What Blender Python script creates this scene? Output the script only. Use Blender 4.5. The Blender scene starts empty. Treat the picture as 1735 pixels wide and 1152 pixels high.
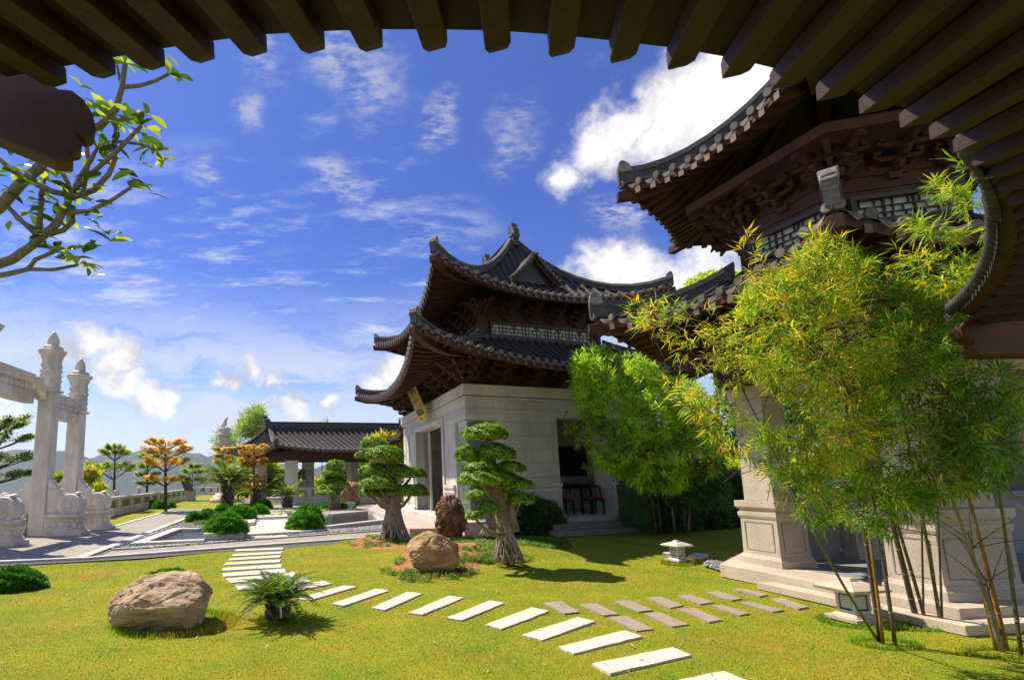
import bpy, bmesh, math, random
import numpy as np
from mathutils import Vector, Matrix, noise
random.seed(7); RNG = np.random.default_rng(11)
S = bpy.context.scene
# ---------------------------------------------------------------- camera
FPX, PX, PY, W0, H0 = 850.0, 620.0, 690.0, 1735.0, 1152.0
PITCH, ROLL, EYE = math.atan(122/850), -0.014, 1.6
cp, sp, cr, sr = math.cos(PITCH), math.sin(PITCH), math.cos(ROLL), math.sin(ROLL)
FW = Vector((0, cp, sp)); UP0 = Vector((0, -sp, cp)); RT0 = Vector((1, 0, 0))
RT = RT0*cr + UP0*sr; UP = -RT0*sr + UP0*cr
cam_d = bpy.data.cameras.new('camera'); cam = bpy.data.objects.new('camera', cam_d)
S.collection.objects.link(cam); S.camera = cam
m = Matrix((RT, UP, -FW)).transposed().to_4x4(); m.translation = Vector((0, 0, EYE)); cam.matrix_world = m
cam_d.sensor_width = 36.0; cam_d.lens = 36.0*FPX/W0
cam_d.shift_x = (W0/2-PX)/W0; cam_d.shift_y = (PY-H0/2)/W0
cam_d.clip_start = 0.05; cam_d.clip_end = 30000
# ---------------------------------------------------------------- sun and sky
SUNV = Vector((-0.60, 0.40, 1.0)).normalized()
SUN_EL = math.asin(SUNV.z); SUN_AZ = math.atan2(SUNV.x, SUNV.y)
sl = bpy.data.lights.new('sun', 'SUN'); sl.energy = 5.0; sl.angle = math.radians(0.5); sl.color = (1.0, 0.89, 0.72)
so = bpy.data.objects.new('sun', sl); S.collection.objects.link(so)
so.rotation_euler = (-SUNV).to_track_quat('-Z', 'Y').to_euler()
S.view_settings.view_transform = 'Standard'; S.view_settings.look = 'None'
S.view_settings.gamma = 1; S.view_settings.exposure = 0.60
def ray(px, py):
    return FW + RT*((px-PX)/FPX) - UP*((py-PY)/FPX)
def at(px, py, Y):                       # the point at forward distance Y on the sight line
    d = ray(px, py); return Vector((0, 0, EYE)) + d*(Y/d.y)
def gp(px, py, z=0.0):                   # the point on the level z
    d = ray(px, py); return Vector((0, 0, EYE)) + d*((z-EYE)/d.z)
# ---- world
wd = bpy.data.worlds.new('World'); S.world = wd; wd.use_nodes = True
nt = wd.node_tree; nt.nodes.clear(); N = nt.nodes; Lk = nt.links
out = N.new('ShaderNodeOutputWorld'); bg = N.new('ShaderNodeBackground'); bg.inputs[1].default_value = 0.115
sky = N.new('ShaderNodeTexSky'); sky.sky_type = 'NISHITA'; sky.sun_disc = False
sky.sun_elevation = SUN_EL; sky.sun_rotation = SUN_AZ; sky.altitude = 300; sky.air_density = 1.0; sky.dust_density = 0.3; sky.ozone_density = 3.0
Lk.new(bg.outputs[0], out.inputs[0])
def wm(op, a, b=None, c=None, clamp=False):
    n = N.new('ShaderNodeMath'); n.operation = op; n.use_clamp = clamp
    for i, v in enumerate((a, b, c)):
        if v is None: continue
        if isinstance(v, (int, float)): n.inputs[i].default_value = v
        else: Lk.new(v, n.inputs[i])
    return n.outputs[0]
tc = N.new('ShaderNodeTexCoord')
nrm = N.new('ShaderNodeVectorMath'); nrm.operation = 'NORMALIZE'; Lk.new(tc.outputs['Generated'], nrm.inputs[0]); D = nrm.outputs[0]
sx = N.new('ShaderNodeSeparateXYZ'); Lk.new(D, sx.inputs[0])
zc = wm('MAXIMUM', sx.outputs[2], 0.02)
# clear blue above, pale near the horizon
el = N.new('ShaderNodeValToRGB'); Lk.new(sx.outputs[2], el.inputs[0])
cr_ = el.color_ramp; cr_.elements[0].position = 0.0; cr_.elements[0].color = (1.0, .97, .98, 1)
cr_.elements[1].position = 0.75; cr_.elements[1].color = (0.36, 0.49, 0.88, 1)
for p_, c_ in ((0.10, (0.80, 0.86, 1.0, 1)), (0.2, (0.50, 0.62, 0.92, 1)), (0.34, (0.34, 0.46, 0.86, 1)), (0.5, (0.30, 0.42, 0.86, 1))):
    e_ = cr_.elements.new(p_); e_.color = c_
tint = N.new('ShaderNodeMix'); tint.data_type = 'RGBA'; tint.blend_type = 'MULTIPLY'; tint.inputs[0].default_value = 1
Lk.new(sky.outputs[0], tint.inputs[6]); Lk.new(el.outputs[0], tint.inputs[7])
# layers of cloud
dv = N.new('ShaderNodeVectorMath'); dv.operation = 'DIVIDE'; Lk.new(D, dv.inputs[0])
cz = N.new('ShaderNodeCombineXYZ'); zz = wm('ADD', zc, 0.16)
for i in range(3): Lk.new(zz, cz.inputs[i])
Lk.new(cz.outputs[0], dv.inputs[1])
def wnoise(scale, detail, rough, vec, stretch=(1, 1, 1), rot=0.0, off=(0, 0, 0)):
    mp = N.new('ShaderNodeMapping'); mp.inputs['Scale'].default_value = stretch; mp.inputs['Rotation'].default_value = (0, 0, rot); mp.inputs['Location'].default_value = off
    Lk.new(vec, mp.inputs[0])
    n = N.new('ShaderNodeTexNoise'); n.inputs['Scale'].default_value = scale; n.inputs['Detail'].default_value = detail; n.inputs['Roughness'].default_value = rough
    Lk.new(mp.outputs[0], n.inputs['Vector']); return n.outputs[0]
def ss(x, a, b):
    n = N.new('ShaderNodeMapRange'); n.interpolation_type = 'SMOOTHSTEP'
    Lk.new(x, n.inputs[0]); n.inputs[1].default_value = a; n.inputs[2].default_value = b; return n.outputs[0]
def blob(px, py, rad_in, rad_out):
    d = ray(px, py).normalized()
    n = N.new('ShaderNodeVectorMath'); n.operation = 'DOT_PRODUCT'; Lk.new(D, n.inputs[0]); n.inputs[1].default_value = d
    return ss(n.outputs[1], math.cos(math.radians(rad_out)), math.cos(math.radians(rad_in)))
def wsum(l, op='MAXIMUM'):
    r = l[0]
    for q in l[1:]: r = wm(op, r, q)
    return r
# directions bent by noise, so every cloud edge is torn
wn = N.new('ShaderNodeTexNoise'); wn.inputs['Scale'].default_value = 5.5; wn.inputs['Detail'].default_value = 9; wn.inputs['Roughness'].default_value = 0.62; Lk.new(D, wn.inputs['Vector'])
def warp(vec, amt):
    a_ = N.new('ShaderNodeVectorMath'); a_.operation = 'SUBTRACT'; Lk.new(wn.outputs['Color'], a_.inputs[0]); a_.inputs[1].default_value = (.5, .5, .5)
    b_ = N.new('ShaderNodeVectorMath'); b_.operation = 'SCALE'; Lk.new(a_.outputs[0], b_.inputs[0]); b_.inputs[3].default_value = amt
    c_ = N.new('ShaderNodeVectorMath'); c_.operation = 'ADD'; Lk.new(vec, c_.inputs[0]); Lk.new(b_.outputs[0], c_.inputs[1]); return c_.outputs[0]
DW = warp(D, 0.17); DWs = warp(D, 0.20)
def cum(px, py, r, vec=None, sz=1.0):
    d = ray(px, py).normalized(); v_ = vec or DW
    n0 = N.new('ShaderNodeVectorMath'); n0.operation = 'SUBTRACT'; Lk.new(v_, n0.inputs[0]); n0.inputs[1].default_value = d
    n1 = N.new('ShaderNodeVectorMath'); n1.operation = 'MULTIPLY'; Lk.new(n0.outputs[0], n1.inputs[0]); n1.inputs[1].default_value = (1, 1, sz)
    n = N.new('ShaderNodeVectorMath'); n.operation = 'LENGTH'; Lk.new(n1.outputs[0], n.inputs[0])
    return wm('SUBTRACT', 1.0, wm('DIVIDE', n.outputs['Value'], r))
cn = wnoise(13.0, 10, 0.62, D)
fine = wnoise(26.0, 8, 0.65, dv.outputs[0], (1, 2.2, 1), math.radians(-30))
cir = wnoise(3.4, 11, 0.66, dv.outputs[0], (1.0, 2.4, 1), math.radians(-28), (3.1, 0.4, 0))
cirm = wsum([blob(560, 520, 5, 15), blob(380, 440, 4, 13), blob(620, 290, 2, 9), blob(300, 600, 8, 18), blob(90, 540, 4, 14), blob(450, 560, 5, 15), blob(700, 480, 3, 12), blob(230, 410, 1, 7), blob(200, 340, 1, 5)])
cirrus = wm('MULTIPLY', ss(cir, 0.46, 0.72), cirm)
# torn wisps high up
wl = [(585, 100, .075), (630, 140, .065), (870, 225, .06), (855, 265, .05), (745, 205, .05), (600, 300, .05), (1040, 360, .05), (455, 85, .05), (410, 165, .035), (340, 285, .04)]
wcs = wsum([cum(x, y, r, DWs) for x, y, r in wl])
wisps = wm('MULTIPLY', ss(wcs, -.1, 0.8), ss(wm('ADD', wm('MULTIPLY', cn, .4), wm('MULTIPLY', fine, .6)), .40, .60))
cl = [(1215, 175, 0.150), (1140, 225, 0.104), (1025, 245, 0.078), (1250, 240, 0.156), (975, 290, 0.058), (1300, 110, 0.169), (1190, 125, 0.091), (1085, 210, 0.058),
      (1010, 468, 0.078), (1060, 472, 0.091), (1110, 482, 0.104), (975, 465, 0.052), (1190, 470, 0.117), (650, 622, 0.065), (690, 645, 0.065), (625, 640, 0.039),
      (150, 605, 0.055), (195, 620, 0.058), (110, 612, 0.046), (250, 665, 0.047), (215, 640, 0.052), (430, 630, 0.036), (462, 645, 0.031), (440, 692, 0.042), (485, 698, 0.042), (560, 680, 0.033),
      (390, 655, 0.026), (30, 690, 0.046), (285, 670, 0.039), (660, 600, 0.039)]
cs = wsum([cum(*c, DW, 1.25) for c in cl])
cd = wm('ADD', cs, wm('MULTIPLY', wm('SUBTRACT', cn, 0.5), 2.6))
cumulus = wm('MULTIPLY', ss(cd, -0.08, 0.80), ss(cs, -0.16, 0.16))
# unseen cloud added behind the viewer to brighten shaded faces, and a stratus sheet low down
fill_cloud = wm('MULTIPLY', wm('MULTIPLY', ss(sx.outputs[1], 0.10, -0.35), ss(cn, 0.25, 0.55)), .45)
st = wnoise(3.0, 9, 0.62, DW, (1, 1, 7), 0, (0, 0, 2)); low = wm('MULTIPLY', ss(st, 0.30, 0.62), wm('MULTIPLY', ss(sx.outputs[2], 0.40, 0.16), 0.92))
wis = wm('MULTIPLY', ss(wnoise(5.0, 11, 0.70, dv.outputs[0], (1, 1.8, 1), math.radians(35), (7, 2, 1)), 0.56, 0.86), 0.28)
haze_h = wm('MULTIPLY', ss(sx.outputs[2], 0.26, 0.02), 0.72)
thin = wm('MAXIMUM', wm('MAXIMUM', wm('MULTIPLY', cirrus, 0.8), low), wm('MAXIMUM', wis, haze_h))
mx1 = N.new('ShaderNodeMix'); mx1.data_type = 'RGBA'; Lk.new(thin, mx1.inputs[0]); Lk.new(tint.outputs[2], mx1.inputs[6]); mx1.inputs[7].default_value = (4.3, 4.6, 5.3, 1)
shn = ss(wm('ADD', wm('MULTIPLY', wnoise(9.0, 8, 0.6, DWs, (1, 1, 1.6), 0, (0, 0, 0.035)), .8), wm('MULTIPLY', cs, .22)), 0.36, 0.58)
ccol = N.new('ShaderNodeMix'); ccol.data_type = 'RGBA'; Lk.new(shn, ccol.inputs[0]); ccol.inputs[6].default_value = (3.4, 3.45, 3.9, 1); ccol.inputs[7].default_value = (6.3, 6.1, 5.95, 1)
mx2 = N.new('ShaderNodeMix'); mx2.data_type = 'RGBA'; Lk.new(wm('MAXIMUM', wm('MAXIMUM', cumulus, wm('MULTIPLY', wisps, .7)), fill_cloud), mx2.inputs[0]); Lk.new(mx1.outputs[2], mx2.inputs[6]); Lk.new(ccol.outputs[2], mx2.inputs[7])
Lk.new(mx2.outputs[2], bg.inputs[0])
# ================================================================ helpers
COL = S.collection
def tag(o, label=None, cat=None, group=None, kind=None):
    if label: o['label'] = label
    if cat: o['category'] = cat
    if group: o['group'] = group
    if kind: o['kind'] = kind
    return o
def empty(name, loc, label, cat, group=None):
    o = bpy.data.objects.new(name, None); COL.objects.link(o); o.location = loc; o.empty_display_size = 0.2
    return tag(o, label, cat, group)
def link_mesh(name, me, parent=None):
    o = bpy.data.objects.new(name, me); COL.objects.link(o)
    if parent is not None:
        o.parent = parent
        o.matrix_parent_inverse = Matrix.Translation(-root_loc(parent))
    return o
def root_loc(p):
    return Vector(p.location) if p.type == 'EMPTY' else Vector((0, 0, 0))   # meshes are built in world coordinates
class MB:
    def __init__(s): s.v = []; s.f = []; s.m = []; s.mats = []; s.smooth = []
    def mi(s, mat):
        if mat not in s.mats: s.mats.append(mat)
        return s.mats.index(mat)
    def add(s, vs, fs, mat, smooth=False):
        o = len(s.v); k = s.mi(mat)
        s.v.extend([tuple(v) for v in vs])
        for f in fs: s.f.append(tuple(i+o for i in f)); s.m.append(k); s.smooth.append(smooth)
    def hexa(s, p, mat):     # p: 8 points, bottom four then top four
        s.add(p, [(3, 2, 1, 0), (4, 5, 6, 7), (0, 1, 5, 4), (1, 2, 6, 5), (2, 3, 7, 6), (3, 0, 4, 7)], mat)
    def box(s, x0, x1, y0, y1, z0, z1, mat, T=None, top=None):
        if top is None: top = (x0, x1, y0, y1)
        p = [Vector(q) for q in ((x0, y0, z0), (x1, y0, z0), (x1, y1, z0), (x0, y1, z0),
             (top[0], top[2], z1), (top[1], top[2], z1), (top[1], top[3], z1), (top[0], top[3], z1))]
        if T: p = [T(q) for q in p]
        s.hexa(p, mat)
    def prism(s, pts, dz, mat, T=None):          # pts: (x,y,z) ring ; dz vector
        n = len(pts); dz = Vector(dz); a = [Vector(p) for p in pts]; b = [p+dz for p in a]
        vs = a+b
        if T: vs = [T(q) for q in vs]
        s.add(vs, [tuple(range(n))[::-1], tuple(range(n, 2*n))]+[(i, (i+1) % n, n+(i+1) % n, n+i) for i in range(n)], mat)
    def tube(s, path, rad, mat, n=7, caps=True, smooth=True):
        path = [Vector(p) for p in path]; m_ = len(path)
        if isinstance(rad, (int, float)): rad = [rad]*m_
        ref = None; vs = []
        for i, p in enumerate(path):
            t = (path[min(i+1, m_-1)]-path[max(i-1, 0)]); t = t.normalized() if t.length > 1e-9 else Vector((0, 0, 1))
            if ref is None: ref = Vector((0, 0, 1)) if abs(t.z) < 0.9 else Vector((1, 0, 0))
            a = t.cross(ref).normalized(); b = t.cross(a).normalized(); ref = -b.cross(t)*0+ref
            for k in range(n):
                th = 2*math.pi*k/n; vs.append(p+(a*math.cos(th)+b*math.sin(th))*rad[i])
        fs = [(i*n+k, i*n+(k+1) % n, (i+1)*n+(k+1) % n, (i+1)*n+k) for i in range(m_-1) for k in range(n)]
        if caps: fs += [tuple(range(n))[::-1], tuple((m_-1)*n+k for k in range(n))]
        s.add(vs, fs, mat, smooth)
    def lathe(s, c, prof, mat, n=20, axis=None, smooth=True, sq=False):
        c = Vector(c); ax = Vector(axis).normalized() if axis else Vector((0, 0, 1))
        a = ax.orthogonal().normalized() if axis else Vector((1, 0, 0)); b = ax.cross(a)
        vs = []
        for r, h in prof:
            for k in range(n):
                th = 2*math.pi*(k+(0.5 if sq else 0))/n; vs.append(c+ax*h+(a*math.cos(th)+b*math.sin(th))*r)
        m_ = len(prof)
        fs = [(i*n+k, i*n+(k+1) % n, (i+1)*n+(k+1) % n, (i+1)*n+k) for i in range(m_-1) for k in range(n)]
        fs += [tuple(range(n))[::-1], tuple((m_-1)*n+k for k in range(n))]
        s.add(vs, fs, mat, smooth)
    def grid(s, P, nu, nv, mat, smooth=True, flip=False):   # P(i,j)
        vs = [P(i, j) for j in range(nv) for i in range(nu)]
        fs = [(j*nu+i, j*nu+i+1, (j+1)*nu+i+1, (j+1)*nu+i) for j in range(nv-1) for i in range(nu-1)]
        if flip: fs = [f[::-1] for f in fs]
        s.add(vs, fs, mat, smooth)
    def build(s, name, parent=None, bevel=0):
        me = bpy.data.meshes.new(name); me.from_pydata(s.v, [], s.f)
        for m_ in s.mats: me.materials.append(m_)
        me.polygons.foreach_set('material_index', s.m); me.polygons.foreach_set('use_smooth', s.smooth)
        me.update()
        o = link_mesh(name, me, parent)
        if bevel:
            b = o.modifiers.new('bevel', 'BEVEL'); b.width = bevel; b.segments = 2; b.limit_method = 'ANGLE'; b.angle_limit = math.radians(40)
        return o
def mesh_np(name, V, F, mats, midx=None, parent=None, smooth=False):
    me = bpy.data.meshes.new(name); nv, nf, k = len(V), len(F), F.shape[1]
    me.vertices.add(nv); me.vertices.foreach_set('co', V.astype(np.float32).ravel())
    me.loops.add(nf*k); me.loops.foreach_set('vertex_index', F.astype(np.int32).ravel())
    me.polygons.add(nf); me.polygons.foreach_set('loop_start', np.arange(0, nf*k, k, dtype=np.int32))
    for m_ in mats: me.materials.append(m_)
    if midx is not None: me.polygons.foreach_set('material_index', midx.astype(np.int32))
    if smooth: me.polygons.foreach_set('use_smooth', np.ones(nf, bool))
    me.update(); me.validate(); return link_mesh(name, me, parent)
def unit(a): return a/np.maximum(np.linalg.norm(a, axis=1, keepdims=True), 1e-9)
def leaf_geo(C, Dr, Nn, L, Wd, droop=0.15):
    """diamond leaf folded on its midrib: base, left, right, tip"""
    n = len(C); L = np.broadcast_to(np.asarray(L, float), (n,))[:, None]; Wd = np.broadcast_to(np.asarray(Wd, float), (n,))[:, None]
    Dr = unit(Dr); side = unit(np.cross(Dr, Nn)); up = unit(np.cross(side, Dr))
    mid = C+Dr*L*0.45+up*Wd*0.0; tip = C+Dr*L-up*L*droop
    V = np.stack([C, mid+side*Wd*.5+up*Wd*.15, tip, mid-side*Wd*.5+up*Wd*.15], 1).reshape(-1, 3)
    F = np.arange(n*4).reshape(n, 4); return V, F
def leaves(name, C, Dr, Nn, L, Wd, mats, parent, weights=None, droop=0.15):
    V, F = leaf_geo(C, Dr, Nn, L, Wd, droop)
    midx = RNG.choice(len(mats), len(C), p=weights)
    return mesh_np(name, V, F, mats, midx, parent)
# ---------------------------------------------------------------- materials
def mat(name, col, rough=0.6, var=0.0, vscale=3.0, bump=0.0, bscale=30.0, spec=0.5, col2=None, speck=0.0, sscale=200.0, metal=0.0, cmix=(0.35, 0.65), bdist=0.02, detail=6, streak=0):
    m_ = bpy.data.materials.new(name); m_.use_nodes = True; t = m_.node_tree; b = t.nodes['Principled BSDF']
    b.inputs['Roughness'].default_value = rough; b.inputs['Metallic'].default_value = metal; b.inputs['Specular IOR Level'].default_value = spec
    col = tuple(col); g = t.nodes.new('ShaderNodeNewGeometry'); src = g.outputs['Position']
    if streak:
        mp = t.nodes.new('ShaderNodeMapping'); mp.inputs['Scale'].default_value = (1, 1, streak); t.links.new(src, mp.inputs[0]); vsrc = mp.outputs[0]
    else: vsrc = src
    c2 = col2 or tuple(c*(1-var) for c in col)
    n = t.nodes.new('ShaderNodeTexNoise'); n.inputs['Scale'].default_value = vscale; n.inputs['Detail'].default_value = detail; n.inputs['Roughness'].default_value = 0.6
    t.links.new(vsrc, n.inputs['Vector'])
    mr = t.nodes.new('ShaderNodeMapRange'); mr.inputs[1].default_value = cmix[0]; mr.inputs[2].default_value = cmix[1]; t.links.new(n.outputs[0], mr.inputs[0])
    mx = t.nodes.new('ShaderNodeMix'); mx.data_type = 'RGBA'; mx.inputs[6].default_value = (*c2, 1); mx.inputs[7].default_value = (*col, 1); t.links.new(mr.outputs[0], mx.inputs[0])
    last = mx.outputs[2]
    if speck:
        n2 = t.nodes.new('ShaderNodeTexNoise'); n2.inputs['Scale'].default_value = sscale; n2.inputs['Detail'].default_value = 2; t.links.new(src, n2.inputs['Vector'])
        m2 = t.nodes.new('ShaderNodeMapRange'); m2.inputs[1].default_value = 0.35; m2.inputs[2].default_value = 0.65; m2.inputs[3].default_value = 1-speck; m2.inputs[4].default_value = 1+speck*0.6
        t.links.new(n2.outputs[0], m2.inputs[0])
        x2 = t.nodes.new('ShaderNodeVectorMath'); x2.operation = 'SCALE'; t.links.new(last, x2.inputs[0]); t.links.new(m2.outputs[0], x2.inputs[3]); last = x2.outputs[0]
    t.links.new(last, b.inputs['Base Color'])
    if bump:
        n3 = t.nodes.new('ShaderNodeTexNoise'); n3.inputs['Scale'].default_value = bscale; n3.inputs['Detail'].default_value = 8; n3.inputs['Roughness'].default_value = 0.65; t.links.new(vsrc, n3.inputs['Vector'])
        bp = t.nodes.new('ShaderNodeBump'); bp.inputs['Strength'].default_value = bump; bp.inputs['Distance'].default_value = bdist; t.links.new(n3.outputs[0], bp.inputs['Height']); t.links.new(bp.outputs[0], b.inputs['Normal'])
    return m_
def leafmat(name, col, tr=0.45, rough=0.45, tcol=None, vs=6.0, va=0.35):
    m_ = bpy.data.materials.new(name); m_.use_nodes = True; t = m_.node_tree; b = t.nodes['Principled BSDF']; o = t.nodes['Material Output']
    b.inputs['Roughness'].default_value = rough; b.inputs['Specular IOR Level'].default_value = 0.35
    g = t.nodes.new('ShaderNodeNewGeometry'); n = t.nodes.new('ShaderNodeTexNoise'); n.inputs['Scale'].default_value = vs; t.links.new(g.outputs['Position'], n.inputs['Vector'])
    mr = t.nodes.new('ShaderNodeMapRange'); mr.inputs[1].default_value = .3; mr.inputs[2].default_value = .7; mr.inputs[3].default_value = 1-va; mr.inputs[4].default_value = 1+va; t.links.new(n.outputs[0], mr.inputs[0])
    def sc(c):
        x = t.nodes.new('ShaderNodeVectorMath'); x.operation = 'SCALE'; x.inputs[0].default_value = c; t.links.new(mr.outputs[0], x.inputs[3]); return x.outputs[0]
    t.links.new(sc(col), b.inputs['Base Color'])
    tl = t.nodes.new('ShaderNodeBsdfTranslucent'); t.links.new(sc(tcol or tuple(min(1, c*1.6) for c in col)), tl.inputs[0])
    ms = t.nodes.new('ShaderNodeMixShader'); ms.inputs[0].default_value = tr
    t.links.new(b.outputs[0], ms.inputs[1]); t.links.new(tl.outputs[0], ms.inputs[2]); t.links.new(ms.outputs[0], o.inputs[0])
    return m_
def brickify(m_, scale=1.0, bw=0.5, rh=0.25, mortar=0.02, depth=0.006, axis='xyz', dark=0.6):
    """joint lines laid over an existing material (masonry courses, setts)"""
    t = m_.node_tree; b = t.nodes['Principled BSDF']; src = b.inputs['Base Color'].links[0].from_socket
    g = t.nodes.new('ShaderNodeNewGeometry'); vec = g.outputs['Position']
    if axis == 'wall':
        s_ = t.nodes.new('ShaderNodeSeparateXYZ'); t.links.new(vec, s_.inputs[0]); a = t.nodes.new('ShaderNodeMath'); a.operation = 'ADD'
        t.links.new(s_.outputs[0], a.inputs[0]); t.links.new(s_.outputs[1], a.inputs[1]); c = t.nodes.new('ShaderNodeCombineXYZ'); t.links.new(a.outputs[0], c.inputs[0]); t.links.new(s_.outputs[2], c.inputs[1]); vec = c.outputs[0]
    elif axis != 'xyz':
        mp = t.nodes.new('ShaderNodeMapping'); mp.inputs['Rotation'].default_value = (0, 0, float(axis)); t.links.new(vec, mp.inputs[0]); vec = mp.outputs[0]
    br = t.nodes.new('ShaderNodeTexBrick'); br.inputs['Scale'].default_value = scale; br.inputs['Brick Width'].default_value = bw; br.inputs['Row Height'].default_value = rh
    br.inputs['Mortar Size'].default_value = mortar; br.inputs['Mortar Smooth'].default_value = 0.3
    br.inputs['Color1'].default_value = (1, 1, 1, 1); br.inputs['Color2'].default_value = (0.86, 0.86, 0.86, 1); br.inputs['Mortar'].default_value = (dark, dark, dark, 1)
    t.links.new(vec, br.inputs['Vector'])
    mx = t.nodes.new('ShaderNodeMix'); mx.data_type = 'RGBA'; mx.blend_type = 'MULTIPLY'; mx.inputs[0].default_value = 1
    t.links.new(src, mx.inputs[6]); t.links.new(br.outputs[0], mx.inputs[7]); t.links.new(mx.outputs[2], b.inputs['Base Color'])
    return m_
M = {}
M['granite'] = brickify(mat('granite', (0.72, 0.69, 0.62), 0.75, 0.30, 1.1, 0.15, 60, speck=0.18, sscale=90, streak=.35), 1, 1.3, 0.40, 0.010, axis='wall', dark=0.60)
M['granite_plain'] = mat('granite_plain', (0.70, 0.67, 0.60), 0.72, 0.26, 1.3, 0.12, 60, speck=0.16, sscale=110, streak=.4)
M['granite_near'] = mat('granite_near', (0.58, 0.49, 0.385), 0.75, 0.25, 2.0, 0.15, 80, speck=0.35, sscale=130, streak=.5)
M['granite_warm'] = mat('granite_warm', (0.50, 0.43, 0.37), 0.7, 0.12, 2.5, 0.10, 70, speck=0.25, sscale=70)
M['granite_grey'] = mat('granite_grey', (0.27, 0.27, 0.28), 0.65, 0.2, 2, 0.12, 60, speck=0.3, sscale=80)
M['marble'] = mat('marble', (0.74, 0.68, 0.60), 0.6, 0.32, 2.6, 0.25, 14, speck=0.08, sscale=50, streak=0.5)
M['kerb'] = mat('kerb_stone', (0.60, 0.55, 0.49), 0.7, 0.15, 3, 0.1, 60, speck=0.15, sscale=90)
M['setts'] = brickify(mat('setts', (0.42, 0.38, 0.32), 0.85, 0.28, 2.5, 0.3, 40, speck=0.15, sscale=30), 1, 0.30, 0.15, 0.012, axis='0.08', dark=0.55)
M['gravel'] = mat('gravel', (0.17, 0.17, 0.19), 0.8, 0.6, 30, 1.0, 30, bdist=0.05)
M['pebble'] = mat('pebble', (0.34, 0.35, 0.38), 0.6, 0.45, 20, 0.3, 40)
M['slab_white'] = mat('slab_white', (0.64, 0.59, 0.51), 0.8, 0.12, 8, 0.35, 90, speck=0.22, sscale=60)
M['slab_grey'] = mat('slab_grey', (0.36, 0.285, 0.22), 0.8, 0.2, 5, 0.3, 90, speck=0.18, sscale=70)
M['tile'] = mat('roof_tile', (0.060, 0.056, 0.056), 0.7, 0.45, 5, 0.25, 40, spec=0.25)
M['tile_cap'] = mat('tile_cap', (0.20, 0.185, 0.17), 0.7, 0.5, 12, 0.4, 60, spec=0.2)
M['tile_end'] = mat('tile_ridge_end', (0.32, 0.30, 0.28), 0.75, 0.45, 14, 0.4, 60)
M['ridge'] = brickify(mat('roof_ridge', (0.10, 0.095, 0.093), 0.75, 0.4, 5, 0.3, 30), 1, 0.2, 0.05, 0.006, axis='wall', dark=0.5)
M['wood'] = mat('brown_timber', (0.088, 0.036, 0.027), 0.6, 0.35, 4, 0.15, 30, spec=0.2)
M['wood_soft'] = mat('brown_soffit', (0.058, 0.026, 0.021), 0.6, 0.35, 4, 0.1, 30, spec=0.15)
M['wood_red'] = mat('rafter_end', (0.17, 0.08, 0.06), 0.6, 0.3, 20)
M['wood_near'] = mat('near_timber', (0.060, 0.031, 0.030), 0.65, 0.45, 5, 0.5, 60, spec=0.25, speck=.25, sscale=120)
M['wood_nearbd'] = mat('near_board', (0.036, 0.019, 0.018), 0.7, 0.35, 3, 0.15, 60, spec=0.2)
M['wood_beam'] = mat('near_beam', (0.072, 0.040, 0.038), 0.65, 0.2, 6, 0.25, 70, spec=0.3)
M['frame_brown'] = mat('window_frame', (0.06, 0.028, 0.022), 0.5, 0.2, 5)
M['pane'] = mat('window_pane', (0.50, 0.54, 0.45), 0.25, 0.15, 3)
M['black'] = mat('black_lacquer', (0.012, 0.010, 0.012), 0.25, 0.2, 5)
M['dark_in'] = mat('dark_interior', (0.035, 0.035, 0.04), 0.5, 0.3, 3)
M['plaster'] = mat('plaster', (0.42, 0.38, 0.34), 0.8, 0.1, 2)
M['red'] = mat('red_cushion', (0.35, 0.03, 0.02), 0.8, 0.2, 8)
M['gold'] = mat('gold_leaf', (0.85, 0.50, 0.06), 0.4, 0.2, 30)
M['plaque'] = mat('plaque_board', (0.07, 0.10, 0.08), 0.5, 0.2, 10)
M['bark'] = mat('bark', (0.30, 0.24, 0.18), 0.9, 0.5, 9, 0.8, 25, bdist=0.03)
M['bark_root'] = mat('bark_root', (0.46, 0.38, 0.30), 0.9, 0.55, 14, 0.6, 30, bdist=0.02)
M['bark_dark'] = mat('bark_dark', (0.10, 0.075, 0.055), 0.9, 0.4, 12, 0.8, 40)
M['bark_plum'] = mat('bark_plumeria', (0.24, 0.20, 0.17), 0.85, 0.45, 30, 0.5, 60)
M['rock'] = mat('rock_tan', (0.62, 0.45, 0.28), 0.85, 0.5, 2.6, 0.9, 9, bdist=0.05, col2=(0.33, 0.22, 0.13), speck=0.12, sscale=40, streak=2.2)
M['rock2'] = mat('rock_banded', (0.60, 0.40, 0.20), 0.85, 0.5, 3, 1.0, 7, bdist=0.05, col2=(0.30, 0.16, 0.07), streak=2.6)
M['rock_dark'] = mat('rock_brown', (0.42, 0.22, 0.10), 0.7, 0.5, 4.5, 1.0, 12, bdist=0.08, col2=(0.09, 0.04, 0.03), streak=0.8)
M['rock_red'] = mat('rock_reddish', (0.30, 0.17, 0.14), 0.8, 0.5, 2.0, 0.9, 5, bdist=0.08, col2=(0.12, 0.06, 0.055))
M['bam_y'] = mat('bamboo_orange', (0.34, 0.155, 0.03), 0.4, 0.35, 4, col2=(0.20, 0.12, 0.03), streak=0.3)
M['bam_g'] = mat('bamboo_green', (0.115, 0.135, 0.035), 0.4, 0.3, 4, col2=(0.09, 0.075, 0.03), streak=0.3)
M['bam_p'] = mat('bamboo_pale', (0.30, 0.27, 0.18), 0.5, 0.35, 5, col2=(0.16, 0.12, 0.07), streak=0.3)
M['bam_d'] = mat('bamboo_brown', (0.10, 0.07, 0.04), 0.5, 0.4, 6, streak=0.3)
M['soil'] = mat('orange_soil', (0.48, 0.215, 0.07), 0.95, 0.45, 9, 0.9, 25, bdist=0.04)
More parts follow.
